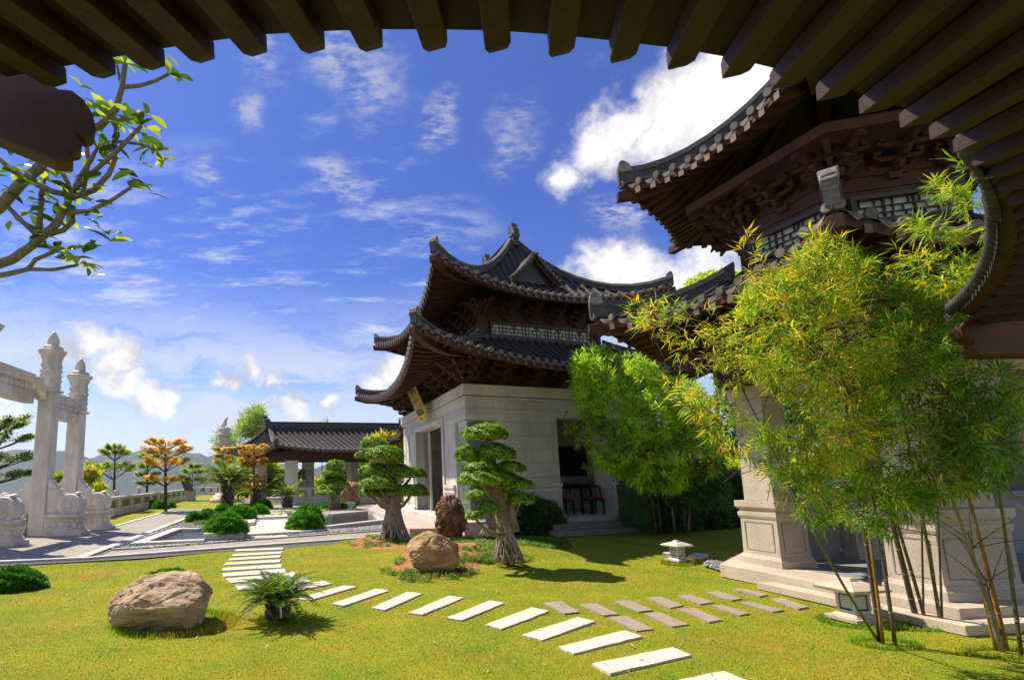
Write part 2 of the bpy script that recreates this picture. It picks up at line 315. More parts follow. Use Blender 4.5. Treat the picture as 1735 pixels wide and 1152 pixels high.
M['lf_bonsai'] = leafmat('leaf_bonsai', (0.10, 0.24, 0.02), 0.35, tcol=(0.34, 0.55, 0.03))
M['lf_bonsai2'] = leafmat('leaf_bonsai_light', (0.30, 0.47, 0.03), 0.4, tcol=(0.5, 0.72, 0.04))
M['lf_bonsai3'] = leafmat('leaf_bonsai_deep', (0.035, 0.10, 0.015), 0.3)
M['lf_bush'] = leafmat('leaf_bush', (0.06, 0.26, 0.012), 0.35, tcol=(0.09, 0.34, 0.015), vs=4)
M['lf_bush2'] = leafmat('leaf_bush_light', (0.13, 0.40, 0.018), 0.4, tcol=(0.16, 0.46, 0.02), vs=4)
M['lf_by'] = leafmat('leaf_bamboo_yellow', (0.50, 0.47, 0.03), 0.5, tcol=(0.92, 0.76, 0.04), vs=2.5, va=0.25)
M['lf_bo'] = leafmat('leaf_bamboo_orange', (0.50, 0.25, 0.03), 0.5, tcol=(0.65, 0.30, 0.03), vs=2.5)
M['lf_bg'] = leafmat('leaf_bamboo_green', (0.20, 0.35, 0.025), 0.5, tcol=(0.40, 0.62, 0.03), vs=2.5)
M['lf_bd'] = leafmat('leaf_bamboo_deep', (0.08, 0.20, 0.02), 0.45, tcol=(0.18, 0.42, 0.03), vs=2.5)
M['lf_b2'] = leafmat('leaf_bright_bamboo', (0.40, 0.62, 0.03), 0.5, tcol=(0.62, 0.95, 0.05), vs=2.0)
M['lf_pale'] = leafmat('leaf_pale', (0.36, 0.46, 0.16), 0.5, tcol=(0.5, 0.6, 0.2), vs=2)
M['lf_term'] = leafmat('leaf_terminalia', (0.24, 0.34, 0.07), 0.55, tcol=(0.45, 0.60, 0.10), vs=2)
M['lf_orange'] = leafmat('leaf_orange', (0.75, 0.38, 0.08), 0.55, tcol=(0.95, 0.58, 0.12), vs=2)
M['lf_gold'] = leafmat('leaf_gold', (0.72, 0.48, 0.05), 0.55, tcol=(0.95, 0.68, 0.07), vs=2)
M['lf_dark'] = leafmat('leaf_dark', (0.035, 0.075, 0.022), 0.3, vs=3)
M['lf_cycad'] = leafmat('leaf_cycad', (0.09, 0.18, 0.03), 0.3, rough=0.35, tcol=(0.20, 0.33, 0.04), vs=3)
M['lf_cycad2'] = leafmat('leaf_cycad_light', (0.20, 0.30, 0.04), 0.45, tcol=(0.40, 0.50, 0.06), vs=3)
M['lf_plum'] = leafmat('leaf_plumeria', (0.17, 0.28, 0.025), 0.55, rough=0.3, tcol=(0.42, 0.52, 0.03), vs=5)
M['lf_plumd'] = leafmat('leaf_plumeria_deep', (0.045, 0.10, 0.02), 0.35, rough=0.3, tcol=(0.10, 0.22, 0.02), vs=5)
M['lf_cover'] = leafmat('leaf_groundcover', (0.07, 0.16, 0.035), 0.35, tcol=(0.14, 0.28, 0.05), vs=4)
M['flower'] = mat('red_flower', (0.6, 0.03, 0.03), 0.6)
# ================================================================ the setting
def sheet(name, pts, z, material, thick=None, kind='structure', parent=None):
    """flat polygon from photo points laid on level z"""
    b = MB(); P = [gp(x, y, z) if len((x, y)) == 2 else None for x, y in pts]
    if thick: b.prism([p-Vector((0, 0, thick)) for p in P], (0, 0, thick), material)
    else: b.add(P, [tuple(range(len(P)))], material)
    # face up
    o = b.build(name, parent)
    bm = bmesh.new(); bm.from_mesh(o.data); bmesh.ops.recalc_face_normals(bm, faces=bm.faces)
    if not thick:
        for f in bm.faces:
            if f.normal.z < 0: f.normal_flip()
    bm.to_mesh(o.data); bm.free()
    if kind: o['kind'] = kind
    return o
def grass_mat():
    m_ = mat('lawn', (0.30, 0.29, 0.018), 0.9, 0.2, 1.3, 0.9, 60, col2=(0.16, 0.235, 0.014), bdist=0.02, cmix=(0.30, 0.62), spec=0.15)
    t = m_.node_tree; b = t.nodes['Principled BSDF']; src = b.inputs['Base Color'].links[0].from_socket
    g = t.nodes.new('ShaderNodeNewGeometry')
    n = t.nodes.new('ShaderNodeTexNoise'); n.inputs['Scale'].default_value = 0.9; n.inputs['Detail'].default_value = 9; n.inputs['Roughness'].default_value = 0.7; t.links.new(g.outputs['Position'], n.inputs['Vector'])
    mr = t.nodes.new('ShaderNodeMapRange'); mr.inputs[1].default_value = .50; mr.inputs[2].default_value = .70; mr.inputs[4].default_value = 0.75; t.links.new(n.outputs[0], mr.inputs[0])
    mx = t.nodes.new('ShaderNodeMix'); mx.data_type = 'RGBA'; mx.inputs[7].default_value = (0.38, 0.21, 0.035, 1); t.links.new(mr.outputs[0], mx.inputs[0]); t.links.new(src, mx.inputs[6])
    n2 = t.nodes.new('ShaderNodeTexNoise'); n2.inputs['Scale'].default_value = 90; n2.inputs['Detail'].default_value = 4; t.links.new(g.outputs['Position'], n2.inputs['Vector'])
    m2 = t.nodes.new('ShaderNodeMapRange'); m2.inputs[1].default_value = .3; m2.inputs[2].default_value = .7; m2.inputs[3].default_value = 0.55; m2.inputs[4].default_value = 1.4; t.links.new(n2.outputs[0], m2.inputs[0])
    x2 = t.nodes.new('ShaderNodeVectorMath'); x2.operation = 'SCALE'; t.links.new(mx.outputs[2], x2.inputs[0]); t.links.new(m2.outputs[0], x2.inputs[3])
    t.links.new(x2.outputs[0], b.inputs['Base Color']); return m_
M['lawn'] = grass_mat()
# mounds in the lawn
MOUNDS = [(gp(775, 935), 2.0, 1.5, 0.13), (gp(855, 945), 1.1, 0.9, 0.16), (gp(665, 915), 1.2, 0.9, 0.07)]
def gz(x, y):
    z = 0.0
    for c, rx, ry, h in MOUNDS: z += h*math.exp(-((x-c.x)/rx)**2-((y-c.y)/ry)**2)
    z += 0.022*(noise.noise(Vector((x*.5, y*.5, 0))))*min(1, 12/max(y, 1)) if 0 < y < 14 else 0
    return z
def lawn_sheet():
    b = MB()
    xs = sorted(set([-60, -45, -30, -20]+[round(-14+0.25*i, 3) for i in range(96)]+[12, 16, 22, 30, 45, 70])); ys = sorted(set([-40, -20, -8, -3]+[round(-1+0.25*i, 3) for i in range(60)]+[16, 19, 23, 28, 34, 40, 50, 60, 75]))
    def edge(y):     # left rim of the terrace follows the balustrade
        return -12.95-(y-24.7)*0.187 if y > 17 else -14.5
    def P(i, j):
        x, y = xs[i], ys[j]; x = max(x, edge(y)) if x < 0 else x
        y2 = min(y, 62)
        return (x, y2, gz(x, y2)-0.012)
    b.grid(P, len(xs), len(ys), M['lawn'])
    o = b.build('lawn'); o['kind'] = 'structure'; return o
lawn_sheet()
def hills():
    hm = mat('hillside', (0.030, 0.055, 0.035), 0.95, 0.4, 0.01, 0, col2=(0.02, 0.04, 0.03), detail=9)
    b = MB()
    rs = [0, 30, 62, 75, 95, 130, 180, 260, 380, 560, 800, 1100, 1400, 1700, 2000, 2300, 2600, 2900, 3200, 3500, 3800, 4300, 5000, 6500, 9000, 14000]
    na = 150
    def P(i, j):
        th = math.radians(-70+140*i/(na-1)); r = rs[j]; x, y = r*math.sin(th), r*math.cos(th)
        if r <= 62: z = -0.45
        else:
            z = -0.45-58*(1-math.exp(-(r-62)/90.0))
            far = min(1, max(0, (r-500)/1200)); n_ = noise.fractal(Vector((x/900, y/900, 3.3)), 1.0, 2.1, 6)
            z += far*max(-10, 125+n_*210)*math.exp(-((r-2900)/1300)**2)
            z += min(1, (r-62)/200)*6*noise.fractal(Vector((x/120, y/120, 1)), 1, 2, 4)
        return (x, y-2, z)
    b.grid(P, na, len(rs), hm, flip=True)
    o = b.build('hills'); o['kind'] = 'structure'
hills()
# paving, kerbs, gravel (photo points on the ground)
LB = [(-260, 968), (0, 957), (240, 944), (340, 935), (480, 926), (580, 918), (640, 912), (700, 908)]
sheet('gravel_bed', [(x, y+1.5) for x, y in LB]+[(700, 870), (620, 850), (330, 866), (150, 897), (-260, 925)], 0.004, M['gravel'])
sheet('plaza', [(-260, 962), (0, 951), (141, 945), (322, 877), (345, 862), (294, 863), (188, 893), (-60, 925), (-260, 935)], 0.012, M['setts'])
sheet('plaza_edge', [(-60, 925), (188, 893), (140, 880), (-100, 905)], 0.010, M['setts'])
def kerb(name, a, b_, w, h=0.05, z=0.0, m_='kerb', parent=None, kind='structure'):
    A, B = gp(*a), gp(*b_); d = (B-A).normalized(); n = Vector((-d.y, d.x, 0))*w
    b = MB(); b.hexa([A+Vector((0, 0, z)), B+Vector((0, 0, z)), B+n+Vector((0, 0, z)), A+n+Vector((0, 0, z)), A+Vector((0, 0, z+h)), B+Vector((0, 0, z+h)), B+n+Vector((0, 0, z+h)), A+n+Vector((0, 0, z+h))], M[m_])
    o = b.build(name, parent, bevel=0.006)
    if kind: o['kind'] = kind
    return o
kerb('kerb', (-260, 967), (136, 949), 0.16, 0.055); kerb('kerb', (137, 949), (640, 911.5), 0.16, 0.05)
sheet('setts_path', [(160, 946), (340, 932), (640, 909), (700, 905), (660, 900), (580, 904.5), (240, 930), (190, 933)], 0.016, M['setts'])
kerb('kerb', (190, 932.5), (650, 899.5), 0.10, 0.04)
kerb('kerb', (141, 948), (322, 878), 0.22, 0.045)
kerb('kerb', (190, 895), (295, 864), 0.2, 0.04); kerb('kerb', (295, 864), (420, 861), 0.2, 0.035); kerb('kerb', (205, 891), (276, 890), 0.10, 0.02)
sheet('walkway', [(296, 862), (420, 860), (470, 855), (600, 850), (700, 852), (700, 856), (640, 860), (560, 872), (430, 869)], 0.010, M['setts'])
# pools
WAT = bpy.data.materials.new('pond_water'); WAT.use_nodes = True
_b = WAT.node_tree.nodes['Principled BSDF']; _b.inputs['Base Color'].default_value = (0.012, 0.016, 0.02, 1); _b.inputs['Roughness'].default_value = 0.04
_n = WAT.node_tree.nodes.new('ShaderNodeTexNoise'); _n.inputs['Scale'].default_value = 7; _n.inputs['Detail'].default_value = 4
_g = WAT.node_tree.nodes.new('ShaderNodeNewGeometry'); _m = WAT.node_tree.nodes.new('ShaderNodeMapping'); _m.inputs['Scale'].default_value = (0.5, 2.2, 1)
WAT.node_tree.links.new(_g.outputs['Position'], _m.inputs[0]); WAT.node_tree.links.new(_m.outputs[0], _n.inputs['Vector'])
_p = WAT.node_tree.nodes.new('ShaderNodeBump'); _p.inputs['Strength'].default_value = 0.5; _p.inputs['Distance'].default_value = 0.03
WAT.node_tree.links.new(_n.outputs[0], _p.inputs['Height']); WAT.node_tree.links.new(_p.outputs[0], _b.inputs['Normal'])
sheet('water', [(247, 922), (346, 917), (418, 912), (418, 893), (300, 902)], 0.02, WAT)
sheet('water', [(520, 897), (652, 886), (634, 868), (555, 874)], 0.02, WAT)
def rim(name, pts, w, h, m_='kerb', label=None):
    """low stone rim along photo points (ground), inner side to the left of travel"""
    P = [gp(*p) for p in pts]; b = MB(); n_ = len(P); off = []
    for i in range(n_):
        d0 = (P[i]-P[i-1]).normalized() if i else None; d1 = (P[i+1]-P[i]).normalized() if i < n_-1 else None
        d = ((d0 or d1)+(d1 or d0)).normalized(); nn = Vector((-d.y, d.x, 0))
        k = 1.0/max(0.35, nn.dot(Vector((-(d1 or d0).y, (d1 or d0).x, 0)))); off.append(P[i]+nn*w*k)
    Z = Vector((0, 0, h))
    for i in range(n_-1):
        b.hexa([P[i], P[i+1], off[i+1], off[i], P[i]+Z, P[i+1]+Z, off[i+1]+Z, off[i]+Z], M[m_])
    o = b.build(name, bevel=0.008); tag(o, label, 'pool rim'); return o
rim('pool_rim', [(343, 899), (294, 899), (219, 927), (346, 921)], 0.32, 0.10, label='pale granite rim around the left pool with rippling water')
rim('pool_rim', [(560, 897.5), (654, 886), (636, 867), (556, 875)], 0.28, 0.13, label='grey granite rim around the right pool beside the terrace')
# planters and walkway slabs
def planter(pts_top, z, label, name='planter'):
    b = MB(); P = [gp(x, y, z) for x, y in pts_top]
    b.prism([Vector((p.x, p.y, 0)) for p in P], (0, 0, z), M['granite_plain'])
    o = b.build(name, bevel=0.01); bm = bmesh.new(); bm.from_mesh(o.data); bmesh.ops.recalc_face_normals(bm, faces=bm.faces); bm.to_mesh(o.data); bm.free()
    return tag(o, label, 'planter')
planter([(345, 904), (414, 900), (421, 889), (352, 892)], 0.22, 'grey stone planter box holding a bush at the right end of the left pool')
planter([(392, 887), (430, 884), (434, 879), (400, 881)], 0.22, 'grey stone planter box set behind the one at the left pool')
planter([(494, 901), (551, 896), (546, 884), (494, 887)], 0.10, 'low stone planter under the bright bush left of the right pool')
sheet('walkway_slab', [(412, 905), (494, 900.5), (487, 879), (434, 881)], 0.10, M['slab_white'], 0.1)
for y0, y1, a0, a1, b0, b1 in ((908, 911, 412, 487, 410, 486), (872, 876.5, 436, 487, 434, 487), (868.5, 871, 442, 490, 440, 489), (864.5, 867, 450, 494, 447, 493), (861, 863, 455, 497, 453, 496)):
    o = sheet('stepping_slab', [(a0, y0), (a1, y0-2), (b1, y1-2), (b0, y1)], 0.04, M['slab_white'], 0.05, kind=None)
    tag(o, {908: 'narrow white step below the walkway slab between the bushes', 872: 'wide pale slab directly beyond the walkway slab', 868.5: 'pale slab second beyond the walkway slab', 864.5: 'pale slab third beyond the walkway slab', 861: 'pale slab farthest beyond the walkway slab, by the round bushes'}[y0], 'stone slab', 'slabs crossing between the pools')
# pebbles scattered as stuff
def pebbles(name, quads, n, r0, r1, z=0.01, m_=None):
    V = []; F = []; k = 0
    ico = bmesh.new(); bmesh.ops.create_icosphere(ico, subdivisions=1, radius=1); iv = np.array([v.co[:] for v in ico.verts]); ifc = np.array([[v.index for v in f.verts] for f in ico.faces]); ico.free()
    ws = []; qs = []
    for q in quads:
        P = [gp(*p) for p in q]; qs.append(P); ws.append(((P[1]-P[0]).length)*((P[3]-P[0]).length))
    ws = np.array(ws)/sum(ws)
    for _ in range(n):
        P = qs[RNG.choice(len(qs), p=ws)]; u, v = RNG.random(2); p = (P[0]*(1-u)+P[1]*u)*(1-v)+(P[3]*(1-u)+P[2]*u)*v
        s = r0+(r1-r0)*RNG.random(); sc_ = np.array([s*(.8+.5*RNG.random()), s*(.8+.5*RNG.random()), s*.6])
        V.append(iv*sc_+np.array([p.x, p.y, z+s*.3])); F.append(ifc+k); k += len(iv)
    o = mesh_np(name, np.concatenate(V), np.concatenate(F), m_ or [M['pebble'], M['gravel'], M['kerb']], None, None, True)
    if len(o.data.materials) > 1:
        o.data.polygons.foreach_set('material_index', np.repeat(RNG.choice(3, n, p=[.6, .3, .1]), len(ifc)).astype(np.int32))
    o['kind'] = 'stuff'; tag(o, None, None); return o
o = pebbles('pebbles', [[(300, 927), (420, 916), (430, 911), (300, 922)], [(420, 914), (650, 897), (650, 891), (500, 903)], [(190, 931), (290, 897), (285, 893), (180, 929)], [(290, 896), (345, 894), (345, 890), (285, 893)], [(220, 932), (300, 926), (300, 922), (225, 928)]], 5200, 0.018, 0.045)
tag(o, 'grey and white pebbles filling the strips around the pools', 'pebbles')
o = pebbles('pebbles', [[(1192, 958), (1285, 988), (1262, 962), (1203, 948)], [(1560, 1040), (1800, 1085), (1800, 1040), (1560, 1028)]], 2600, 0.012, 0.03, m_=[M['gravel'], M['pebble'], M['kerb']])
tag(o, 'dark pebbles along the foot of the right pavilion platform', 'pebbles')
# stepping stones
WS = [[(397, 932), (479, 929), (481, 926), (400, 929)], [(392, 940), (477, 935.5), (479, 932), (395, 936.5)], [(386, 947), (474, 942), (477, 938), (390, 943.5)], [(379, 955), (474, 950), (476, 945.5), (383, 951)],
      [(376, 964), (477, 958.5), (478, 953), (378, 959.5)], [(379, 973.5), (485, 966.5), (481, 960), (377, 968)], [(392, 984), (499, 974), (492, 967.5), (382, 977)], [(404, 997), (526, 982), (512, 974.5), (398, 988)],
      [(495, 999), (563, 986), (547, 981), (478, 993)]]
WS2 = [[(503, 1011), (524, 1014), (605, 991), (582, 989)], [(562, 1019), (582, 1022.5), (659.5, 997), (637, 994)], [(629, 1025.5), (652, 1029.5), (716, 1002), (690, 999)], [(692, 1034.5), (715, 1037.5), (786, 1009), (760, 1006)],
       [(756, 1043), (782, 1047), (855, 1018), (830, 1014)], [(822, 1054), (849, 1061.5), (930, 1031), (901, 1025)], [(884, 1071), (918, 1080), (1008, 1048), (979, 1041.5)], [(945, 1092), (971, 1103), (1088, 1074), (1058, 1064)],
       [(1003, 1120), (1033, 1137), (1171, 1106), (1140, 1093)], [(1082, 1160), (1116, 1185), (1272, 1151), (1227, 1132)]]
GS1 = [[(919, 1017.5), (956, 1035), (982, 1032), (950, 1014)], [(980, 1019), (1022, 1037), (1048, 1035), (1010, 1017)], [(1040, 1013), (1081, 1031), (1106, 1028), (1067, 1011.5)], [(1094, 1008), (1135, 1025), (1158, 1020), (1119, 1006)],
       [(1147, 1005), (1186, 1019), (1210, 1015.5), (1167, 1002)], [(1196, 1000), (1239, 1013), (1257, 1010), (1215, 997)], [(1241, 995), (1287, 1007), (1301, 1004), (1258, 993)]]
GS2 = [[(1031, 1040), (1078, 1063.5), (1107, 1059.6), (1061, 1038)], [(1090, 1034), (1138, 1055.5), (1167, 1052), (1116.5, 1032)], [(1148, 1027), (1201, 1049), (1224, 1045), (1175, 1025)], [(1205, 1022), (1253, 1038), (1270, 1035), (1225, 1021)],
       [(1253, 1017), (1308, 1032), (1328, 1029), (1268, 1014.5)], [(1304, 1011), (1352, 1027), (1370, 1023.6), (1323, 1008)]]
ORD = ['first', 'second', 'third', 'fourth', 'fifth', 'sixth', 'seventh', 'eighth', 'ninth', 'tenth', 'eleventh']
def slabs(L, m_, tmpl, grp):
    for i, q in enumerate(L):
        P = [gp(x, y, 0.03) for x, y in q]; c = sum(P, Vector())/4; lift = gz(c.x, c.y); b = MB()
        # slightly uneven edge
        ring = []
        for k in range(4):
            a, d = P[k], P[(k+1) % 4]; n_ = 8
            for j in range(n_):
                p = a.lerp(d, j/n_); ring.append(p+Vector((random.uniform(-.006, .006), random.uniform(-.006, .006), 0)) if j else p)
        b.prism([p+Vector((0, 0, lift-0.072)) for p in ring], (0, 0, 0.05), m_)
        o = b.build('stepping_stone'); bm = bmesh.new(); bm.from_mesh(o.data); bmesh.ops.recalc_face_normals(bm, faces=bm.faces); bm.to_mesh(o.data); bm.free()
        tag(o, tmpl % ORD[i], 'stepping stone', grp)
slabs(WS, M['slab_white'], 'thin white stepping slab, %s on the lawn from the pool kerb', 'white stepping slabs of the curving path')
slabs(WS2[::-1], M['slab_white'], 'long white stepping slab, %s from the bottom edge of the photo', 'white stepping slabs of the curving path')
slabs(GS1, M['slab_grey'], 'grey-brown stepping slab in the far row, %s from the white path', 'grey stepping slabs in two rows')
slabs(GS2, M['slab_grey'], 'grey-brown stepping slab in the near row, %s from the white path', 'grey stepping slabs in two rows')
SLABS = [[gp(x, y) for x, y in q] for q in WS+WS2+GS1+GS2]
# grass blades
def grass():
    n = 330000
    u = RNG.random(n); Y = 2.9+(15.5-2.9)*u**1.25
    xl = (-60-PX)/FPX*Y; xr = (1800-PX)/FPX*Y; X = xl+(xr-xl)*RNG.random(n)
    keep = np.ones(n, bool)
    def inside(poly, m_=0.0):
        k = np.ones(n, bool); c = sum(poly, Vector())/len(poly)
        a = sum(poly[i].x*poly[(i+1) % len(poly)].y-poly[(i+1) % len(poly)].x*poly[i].y for i in range(len(poly)))
        for i in range(len(poly)):
            p, q = poly[i], poly[(i+1) % len(poly)]; cr2 = ((q.x-p.x)*(Y-p.y)-(q.y-p.y)*(X-p.x))*(1 if a > 0 else -1); k &= cr2 > m_
        return k
    for q in SLABS: keep &= ~inside(q, 0.018)
    la, lb = gp(-100, 962), gp(640, 914)
    keep &= ((lb.x-la.x)*(Y-la.y)-(lb.y-la.y)*(X-la.x)) < -0.02
    ta, tb = gp(640, 914), gp(700, 908); keep &= ~((Y > 12.9) & (X > 0.2) & (X < 3.3))
    keep &= ~((Y > 14.3) & (X > 2.5))
    keep &= ~inside([Vector((5.5, 8.25, 0)), Vector((5.98, 5.35, 0)), Vector((14, 6.3, 0)), Vector((13, 12, 0)), Vector((8.5, 11, 0))])
    X, Y = X[keep], Y[keep]; n = len(X); tall = np.zeros(n)
    # longer tufts left by the mower round rocks, lantern and bamboo
    for (qx, qy, r, ry, k) in ((276, 1070, .62, .5, 5200), (471, 1049, .22, .2, 900), (1450, 1053, .3, .25, 1500), (1500, 1090, .25, .15, 900), (1570, 1062, .35, .12, 1100), (1700, 1106, .3, .12, 900), (862, 955, .4, .25, 1500), (1149, 953, .25, .2, 700)):
        c0 = gp(qx, qy); th = RNG.random(k)*6.283; rr = RNG.normal(1.0, .10, k); X = np.concatenate([X, c0.x+rr*r*np.cos(th)]); Y = np.concatenate([Y, c0.y+(ry*.7 if qx == 276 else 0)+rr*ry*np.sin(th)]); tall = np.concatenate([tall, RNG.random(k)*.9+.5])
    n = len(X)
    Z = np.array([gz(x, y) for x, y in zip(X, Y)])-0.014
    h = (0.008+0.015*RNG.random(n)**1.5)*(1+0.25*(Y > 8))*(1+2.2*tall); w = 0.0022+0.0022*(Y/6); a = RNG.random(n)*6.283; t = RNG.random(n)*.8
    c = np.stack([X, Y, Z], 1); d = np.stack([np.cos(a), np.sin(a), 0*a], 1); e = np.stack([-np.sin(a), np.cos(a), 0*a], 1)
    V = np.stack([c-d*w[:, None], c+d*w[:, None], c+e*(h*t)[:, None]+np.array([0, 0, 1])*h[:, None]], 1).reshape(-1, 3)
    gm = [leafmat('grass_green', (0.19, 0.32, 0.016), 0.4, tcol=(0.34, 0.54, 0.02), vs=1.5, va=.2), leafmat('grass_yellow', (0.36, 0.36, 0.018), 0.4, tcol=(0.56, 0.54, 0.025), vs=1.5, va=.2), leafmat('grass_dry', (0.46, 0.26, 0.05), 0.35, vs=1.5)]
    # the dry tufts keep together in patches
    nz = np.array([noise.fractal(Vector((x*.9, y*.9, 7.0)), 1, 2.1, 4) for x, y in zip(X[::1], Y[::1])])
    r = RNG.random(n); mi = np.where(r < 0.60-nz*0.4, 0, 1); mi = np.where((nz > 0.08) & (RNG.random(n) < 0.42), 2, mi)
    right = (X > 1.2) & (RNG.random(n) < 0.5); mi = np.where(right, 0, mi)
    o = mesh_np('grass', V, np.arange(n*3).reshape(n, 3), gm, mi); o['kind'] = 'stuff'
    tag(o, 'short sunlit yellow green turf growing over the lawn', 'grass')
grass()
def litter():
    n = 420; Y = 2.9+9*RNG.random(n)**1.3; X = (-40-PX)/FPX*Y+((1750+40)/FPX*Y)*RNG.random(n)
    C_ = np.stack([X, Y, np.array([gz(x, y) for x, y in zip(X, Y)])+.012], 1); d = RNG.normal(size=(n, 3))*[1, 1, .12]
    V, F = leaf_geo(C_, d, np.array([[0, 0, 1.]])+RNG.normal(size=(n, 3))*.3, .05+.05*RNG.random(n), .008+.008*RNG.random(n), .1)
    o = mesh_np('fallen_leaves', V, F, [mat('dry_leaf', (.42, .27, .10), .8, .4, 9), mat('dry_leaf_pale', (.55, .45, .22), .8, .3, 9)], RNG.integers(0, 2, n)); o['kind'] = 'stuff'; tag(o, 'dry fallen bamboo leaves scattered on the lawn', 'fallen leaves')
litter()
# ================================================================ buildings
class Frame:
    def __init__(s, O, a, b): s.O = Vector((O[0], O[1], 0)); s.a = Vector((a[0], a[1], 0)).normalized(); s.b = Vector((b[0], b[1], 0)).normalized()
    def __call__(s, p): return s.O+s.a*p[0]+s.b*p[1]+Vector((0, 0, p[2]))
def rect(u0, u1, v0, v1): return [(u0, v0), (u1, v0), (u1, v1), (u0, v1)]
def skirt(F, root, inner, outer, zi, ze, up, flare, q=1.6, p=3.2, kind='roof', sides=None, row=0.27, raf=0.26, wall=None, rdrop=0.16, tile_r=0.062, hipw=0.17, ornament=True, beams=True, t_in=0.0, capr=None, bw=0.095):
    """one curved roof tier over a polygon: tiled slopes with round tile rows, hip ridges, fascia, rafters and corner beams"""
    IN_ = [Vector((x, y, 0)) for x, y in inner]; OU_ = [Vector((x, y, 0)) for x, y in outer]; n_s = len(IN_); sides = sides or tuple(range(n_s))
    CD = [(o-i).normalized() for i, o in zip(IN_, OU_)]
    def PT(side, s, t, dz=0.0):
        i, j = side, (side+1) % n_s; A = IN_[i].lerp(OU_[i], t); B = IN_[j].lerp(OU_[j], t)
        k = abs(s)**p*t*t; P_ = A.lerp(B, (s+1)/2)+(CD[j] if s > 0 else CD[i])*(flare*1.4*k)
        return F((P_.x, P_.y, zi-(zi-ze)*(1-max(0.0, 1-t)**q)+up*k+dz))
    def halfL(side, t):
        i, j = side, (side+1) % n_s; return (IN_[i].lerp(OU_[i], t)-IN_[j].lerp(OU_[j], t)).length/2
    surf = MB(); tiles = MB(); fas = MB(); sof = MB()
    nt_ = 9
    for sd in sides:
        ns = 36
        surf.grid(lambda i, j: PT(sd, -1+2*i/(ns-1), j/(nt_-1)), ns, nt_, M['tile'], True)
        # rows of round tiles
        Lo = halfL(sd, 1.0); Li = halfL(sd, 0.0); nrow = max(3, int(2*Lo/row)); step = 2*Lo/nrow
        for r in range(nrow+1):
            a = -Lo+step*r; a = max(-Lo*0.985, min(Lo*0.985, a)); t0 = 0 if abs(a) <= Li else (abs(a)-Li)/(Lo-Li); t0 = min(t0+0.01, 0.97)
            path = []; seg = 6 if t0 < 0.8 else 3
            for j in range(seg+1):
                t = t0+(1.0-t0)*j/seg; L_ = halfL(sd, t); path.append(PT(sd, max(-1, min(1, a/L_)), t, 0.018))
            e = (path[-1]-path[-2]).normalized(); path.append(path[-1]+e*0.05)
            tiles.tube(path, tile_r, M['tile'], 6, caps=False)
            cr2 = capr or tile_r*1.12
            tiles.tube([path[-1]-e*0.03, path[-1]+e*0.015], cr2, M['tile_cap'], 10, smooth=False)
            # drip tile between rows
            if r < nrow:
                a2 = a+step/2; s2 = max(-1, min(1, a2/Lo)); c_ = PT(sd, s2, 1.0, -0.01)+e*0.035; d_ = (PT(sd, min(1, s2+0.02), 1)-PT(sd, max(-1, s2-0.02), 1)).normalized()
                h_ = step*0.36; tiles.add([c_-d_*h_, c_-d_*h_*0.6-Vector((0, 0, .045)), c_-Vector((0, 0, .08)), c_+d_*h_*0.6-Vector((0, 0, .045)), c_+d_*h_, c_+Vector((0, 0, .0))], [(0, 1, 2, 3, 4, 5)], M['tile_cap'])
        # fascia board
        ns2 = 40
        for i in range(ns2):
            s0, s1 = -1+2*i/ns2, -1+2*(i+1)/ns2
            o0, o1 = PT(sd, s0, 1.0, -0.03), PT(sd, s1, 1.0, -0.03); i0, i1 = PT(sd, s0, .985, -0.03), PT(sd, s1, .985, -0.03)
            Z = Vector((0, 0, rdrop))
            fas.hexa([o0-Z, o1-Z, i1-Z, i0-Z, o0, o1, i1, i0], M['wood'])
        # soffit boards and rafters
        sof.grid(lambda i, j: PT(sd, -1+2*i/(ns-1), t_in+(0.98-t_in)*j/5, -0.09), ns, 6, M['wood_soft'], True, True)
        nr = max(3, int(2*Lo/raf)); st2 = 2*Lo/nr
        for r in range(nr+1):
            a = max(-Lo*0.975, min(Lo*0.975, -Lo+st2*r)); t0 = max(t_in, 0 if abs(a) <= Li else (abs(a)-Li)/(Lo-Li)); t0 = min(t0+0.02, 0.93); pts = []
            for j in range(4):
                t = t0+(1.012-t0)*j/3; pts.append(PT(sd, max(-1, min(1, a/halfL(sd, t))), t, -0.135))
            w = 0.042; d_ = (PT(sd, min(1, a/Lo+.02), 1)-PT(sd, max(-1, a/Lo-.02), 1)); d_.z = 0; d_.normalize()
            vs = []; H = Vector((0, 0, 0.05))
            for q_ in pts: vs += [q_-d_*w-H, q_+d_*w-H, q_+d_*w+H, q_-d_*w+H]
            sof.add(vs, [(4*j, 4*j+1, 4*j+5, 4*j+4) for j in range(3)]+[(4*j+1, 4*j+2, 4*j+6, 4*j+5) for j in range(3)]+[(4*j+3, 4*j, 4*j+4, 4*j+7) for j in range(3)], M['wood'])
            sof.add([vs[-4], vs[-3], vs[-2], vs[-1]], [(0, 1, 2, 3)], M['wood_red'])
    surf.v and None
    roof = surf.build(kind, root); tiles.build('roof_tiles', roof); fas.build('fascia_board', root); sof.build('rafter_soffit', root)
    # hips and corner beams at the end of each chosen side
    cn_ = sorted(set([(sd, 1) for sd in sides]+[((sd-1) % n_s, 1) for sd in sides]))
